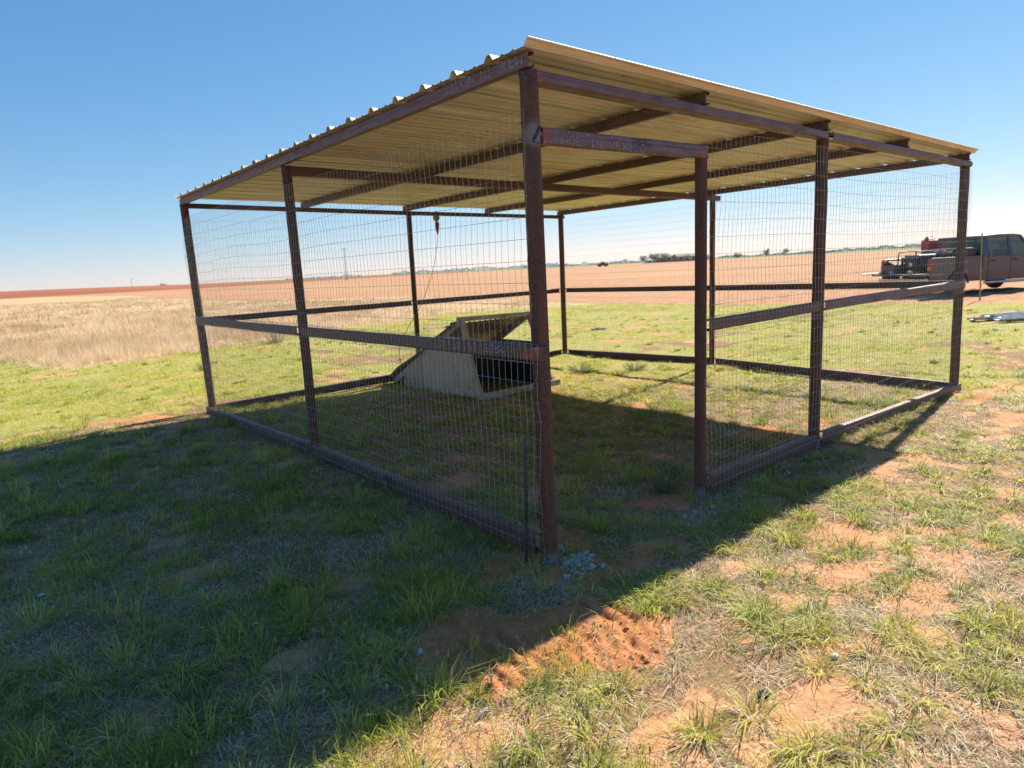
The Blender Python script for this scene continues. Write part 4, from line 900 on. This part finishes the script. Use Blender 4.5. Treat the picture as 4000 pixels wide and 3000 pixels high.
for k, (x, y, lb) in enumerate(((-.28, 1.2, "blue grey power tool lying on the lowered tailgate, left one"), (-.25, .5, "pale power tool lying on the lowered tailgate, right one"))):
    e = cargo("power_tool", lb, "power tool", x, y, .757); mb = MB(); mb.lathe([(.02, 0), (.05, .02), (.055, .2), (.03, .26)], (-.1, -.1, .055), (.5, 1, 0), 12); mb.tube([(-.06, .0, .05), (.08, .05, .03)], .025, 8); mb.build("tool_body", simple(("tool_blue", "tool_pale")[k], ((.2, .3, .5), (.6, .6, .6))[k], None, .4), e, smooth=True)
# ------------------------------------------------------------------ utility poles
def pole(x, y, h, label, lean=0.):
    e = empty("utility_pole", (x, y, 0)); tag(e, label, "utility pole", "utility poles beyond the far fields")
    mb = MB(); mb.tube([(0, 0, -.5), (lean, 0, h)], [.16, .10], 8); mb.build("pole_shaft", simple("pole_wood", (.16, .12, .09), (.22, .17, .13), .9, 0, 4), e, smooth=True)
    mb = MB(); d = Vector((math.cos(YAW), -math.sin(YAW), 0)); c = Vector((lean, 0, h-.5)); mb.tube([c-d*1.1, c+d*1.1], .07, 6); mb.build("cross_arm", MATS["pole_wood"], e)
    mb = MB()
    for q in (-1, -.4, .4, 1): mb.tube([c+d*q, c+d*q+Z_*.3], .05, 6)
    mb.build("insulator", M_CHR, e)
def polar(px, dist):
    """ground point in the direction of photo column px (4000 wide) at the given depth"""
    t = (px-2000)/F_PX; return CAM.x+dist*(math.sin(YAW)+t*math.cos(YAW)), CAM.y+dist*(math.cos(YAW)-t*math.sin(YAW))
x, y = polar(1385, 250); pole(x, y, 11.8, "tall utility pole seen between the left posts of the pen")
x, y = polar(560, 620); pole(x, y, 9, "tiny far utility pole over the red field at the left")
# ------------------------------------------------------------------ distant trees
M_FOL = leafy("distant_foliage", [(.19, .24, .19), (.22, .27, .21), (.26, .31, .24)], .15)
M_FOLB = leafy("haze_tinted_foliage", [(.25, .33, .33), (.29, .37, .37), (.33, .41, .40)], .1)  # distance haze painted into the leaves as a pale blue green
M_TRK = simple("tree_trunk", (.12, .09, .07), (.18, .14, .11), .9, 0, 3)
def tree(px, dist, h, wd_, label, seed, mat=M_FOL, kind="far_tree"):
    h *= .85; wd_ *= .85
    rn = random.Random(seed); x, y = polar(px, dist); e = empty(kind, (x, y, 0)); tag(e, label, "tree", "trees along the horizon")
    mb = MB(); mb.tube([(0, 0, -.3), (.05*h, 0, h*.35), (0, .03*h, h*.7)], [h*.035, h*.026, h*.012], 7)
    for q in range(5): a = q*1.26+rn.random(); mb.tube([(.04*h, 0, h*.3), (wd_*.3*math.cos(a), wd_*.3*math.sin(a), h*rn.uniform(.55, .8))], [h*.018, h*.006], 5)
    mb.build("trunk", M_TRK, e); lf = MB(); tt = []
    cl = [(rn.uniform(-.36, .36)*wd_, rn.uniform(-.36, .36)*wd_, h*rn.uniform(.38, .86), rn.uniform(.16, .3)) for _ in range(11)]
    for cx, cy, cz, r in cl:
        tone = rn.uniform(0, 1)
        for q in range(70):
            d = Vector((rn.gauss(0, 1), rn.gauss(0, 1), rn.gauss(0, .8))).normalized()*wd_*r*rn.random()**.4; p = Vector((cx, cy, cz))+d; p.z = max(.15*h, min(h, p.z)); s = wd_*rn.uniform(.03, .07)
            u = Vector((rn.gauss(0, 1), rn.gauss(0, 1), rn.gauss(0, 1))).normalized(); w2 = u.orthogonal().normalized()
            lf.add([p-u*s, p+w2*s*.6, p+u*s, p-w2*s*.6], [(0, 1, 2, 3)]); tt += [min(1, max(0, tone+rn.uniform(-.2, .2)))]*4
    o = lf.build("crown", mat, e); at = o.data.attributes.new('tint', 'FLOAT', 'POINT'); at.data.foreach_set("value", np.array(tt, np.float32))
tree(2527, 395, 5.2, 6.5, "small tree left of the distant farmhouse", 1); tree(2572, 392, 6.3, 7.5, "tree against the left corner of the distant farmhouse", 2)
tree(2612, 380, 5.6, 6.0, "dark round tree in front of the distant farmhouse", 3); tree(2700, 372, 4.6, 4.2, "low bush beside the distant shed", 4)
tree(2893, 420, 3.8, 6, "low spreading bush on the horizon just right of the doorway posts", 5); tree(3003, 430, 6.2, 5.6, "round tree on the horizon, larger of two right of the doorway", 6)
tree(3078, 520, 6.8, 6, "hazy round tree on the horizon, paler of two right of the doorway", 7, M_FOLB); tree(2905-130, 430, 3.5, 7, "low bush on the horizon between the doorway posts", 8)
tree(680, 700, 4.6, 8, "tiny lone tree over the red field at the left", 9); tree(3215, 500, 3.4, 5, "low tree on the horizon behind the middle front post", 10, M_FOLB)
# far-off tree belts read as one mass
def belt():
    lf = MB(); tt = []; rn = random.Random(12)
    for (p0, p1, dist, h, den) in ((1150, 1260, 900, 4.5, 10), (1240, 1440, 1000, 6, 14), (1560, 2060, 1000, 8, 18), (2060, 2200, 800, 9, 20), (2170, 2520, 700, 5.5, 20), (2820, 3300, 760, 4.5, 16), (3280, 4300, 1100, 9, 22), (600, 740, 1200, 4, 5)):
        n = int((p1-p0)*den)
        for q in range(n):
            px = rn.uniform(p0, p1); x, y = polar(px, dist*rn.uniform(.97, 1.03)); k = (.35+.85*vnoise(np.array([px/23.]), np.array([p0*.01]), 5)[0]*(.5+.8*vnoise(np.array([px/6.]), np.array([1.]), 6)[0]))
            z = h*.62*k*rn.random()**.7; s = rn.uniform(.3, .8); p = Vector((x, y, z)); u = Vector((rn.gauss(0, 1), rn.gauss(0, 1), rn.gauss(0, .6))).normalized(); w2 = u.orthogonal().normalized()
            lf.add([p-u*s, p+w2*s*.7, p+u*s, p-w2*s*.7], [(0, 1, 2, 3)]); tt += [rn.random()]*4
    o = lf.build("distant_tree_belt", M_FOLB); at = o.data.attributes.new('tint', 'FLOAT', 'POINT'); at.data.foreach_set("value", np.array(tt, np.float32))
    tag(o, "hazy blue green belt of trees along the flat horizon", "trees", kind='stuff')
belt()
# ------------------------------------------------------------------ distant farm buildings
M_WALL = simple("tan_siding", (.40, .35, .28), (.34, .30, .24), .9, 0, 1); M_RF = simple("tan_shingle", (.33, .27, .20), (.26, .21, .16), .9, 0, 1); M_WIN = simple("dark_window", (.05, .07, .10), None, .2); M_WHT = simple("white_siding", (.62, .62, .60), None, .8)
def house(px, dist, L, Wd, hw, hr, label, name, cat, wall, roof, hip=1.5, door=True):
    x, y = polar(px, dist); e = empty(name, (x, y, -.1), -YAW+.15); tag(e, label, cat)
    mb = MB(); mb.box((-L/2, -Wd/2, 0), (L/2, Wd/2, hw)); mb.build("wall", wall, e)
    mb = MB(); o_ = .5; a, b = L/2+o_, Wd/2+o_; mb.add([(-a, -b, hw), (a, -b, hw), (a, b, hw), (-a, b, hw), (-a+hip, 0, hw+hr), (a-hip, 0, hw+hr)], [(0, 1, 5, 4), (2, 3, 4, 5), (1, 2, 5), (3, 0, 4), (3, 2, 1, 0)]); mb.build("roof", roof, e)
    for k in range(int(L//4)):
        xx = -L/2+2+k*4; mb = MB(); mb.box((xx-.6, -Wd/2-.06, hw*.35), (xx+.6, -Wd/2+.01, hw*.8)); mb.build("window", M_WIN, e)
    if door: mb = MB(); mb.box((L/2-1.3, -Wd/2-.07, 0), (L/2-.3, -Wd/2+.01, 2.1)); mb.build("door", M_WHT, e)
house(2598, 410, 14, 9, 3.0, 2.6, "distant tan farmhouse with hipped roof behind trees", "farm_house", "house", M_WALL, M_RF, 4)
house(2690, 400, 13, 8, 3.0, 1.6, "distant low tan shed with dark openings right of the farmhouse", "farm_shed", "shed", M_WALL, M_RF, .3)
house(2555, 405, 6, 4, 1.8, .9, "small white outbuilding left of the distant farmhouse", "white_outbuilding", "shed", M_WHT, M_WHT, .3, False)
# small dark red farm vehicle far off
x, y = polar(2373, 290); e = empty("red_farm_truck", (x, y, 0), -YAW+.3); tag(e, "tiny dark red truck at the far edge of the ploughed field", "truck")
mb = MB(); mb.poly([(-2.3, .4), (2.2, .4), (2.25, 1.0), (1.1, 1.1), (.7, 1.7), (-.5, 1.75), (-.6, 1.1), (-2.3, 1.1)], -.85, .85); mb.build("body", simple("dark_red_paint", (.20, .05, .045), (.14, .045, .04), .5, 0, 3), e, bevel=.05)
for xx in (-1.5, 1.4):
    for yy in (-.8, .8): mb = MB(); mb.lathe([(.1, -.1), (.36, -.1), (.38, 0), (.36, .1), (.1, .1)], (xx, yy, .36), (0, 1, 0), 16); mb.build("wheel", M_TYRE, e)
for s in (-1, 1): mb = MB(); mb.box((-.35, s*.86-.01, 1.15), (.6, s*.86+.01, 1.6)); mb.build("window", M_WIN, e)
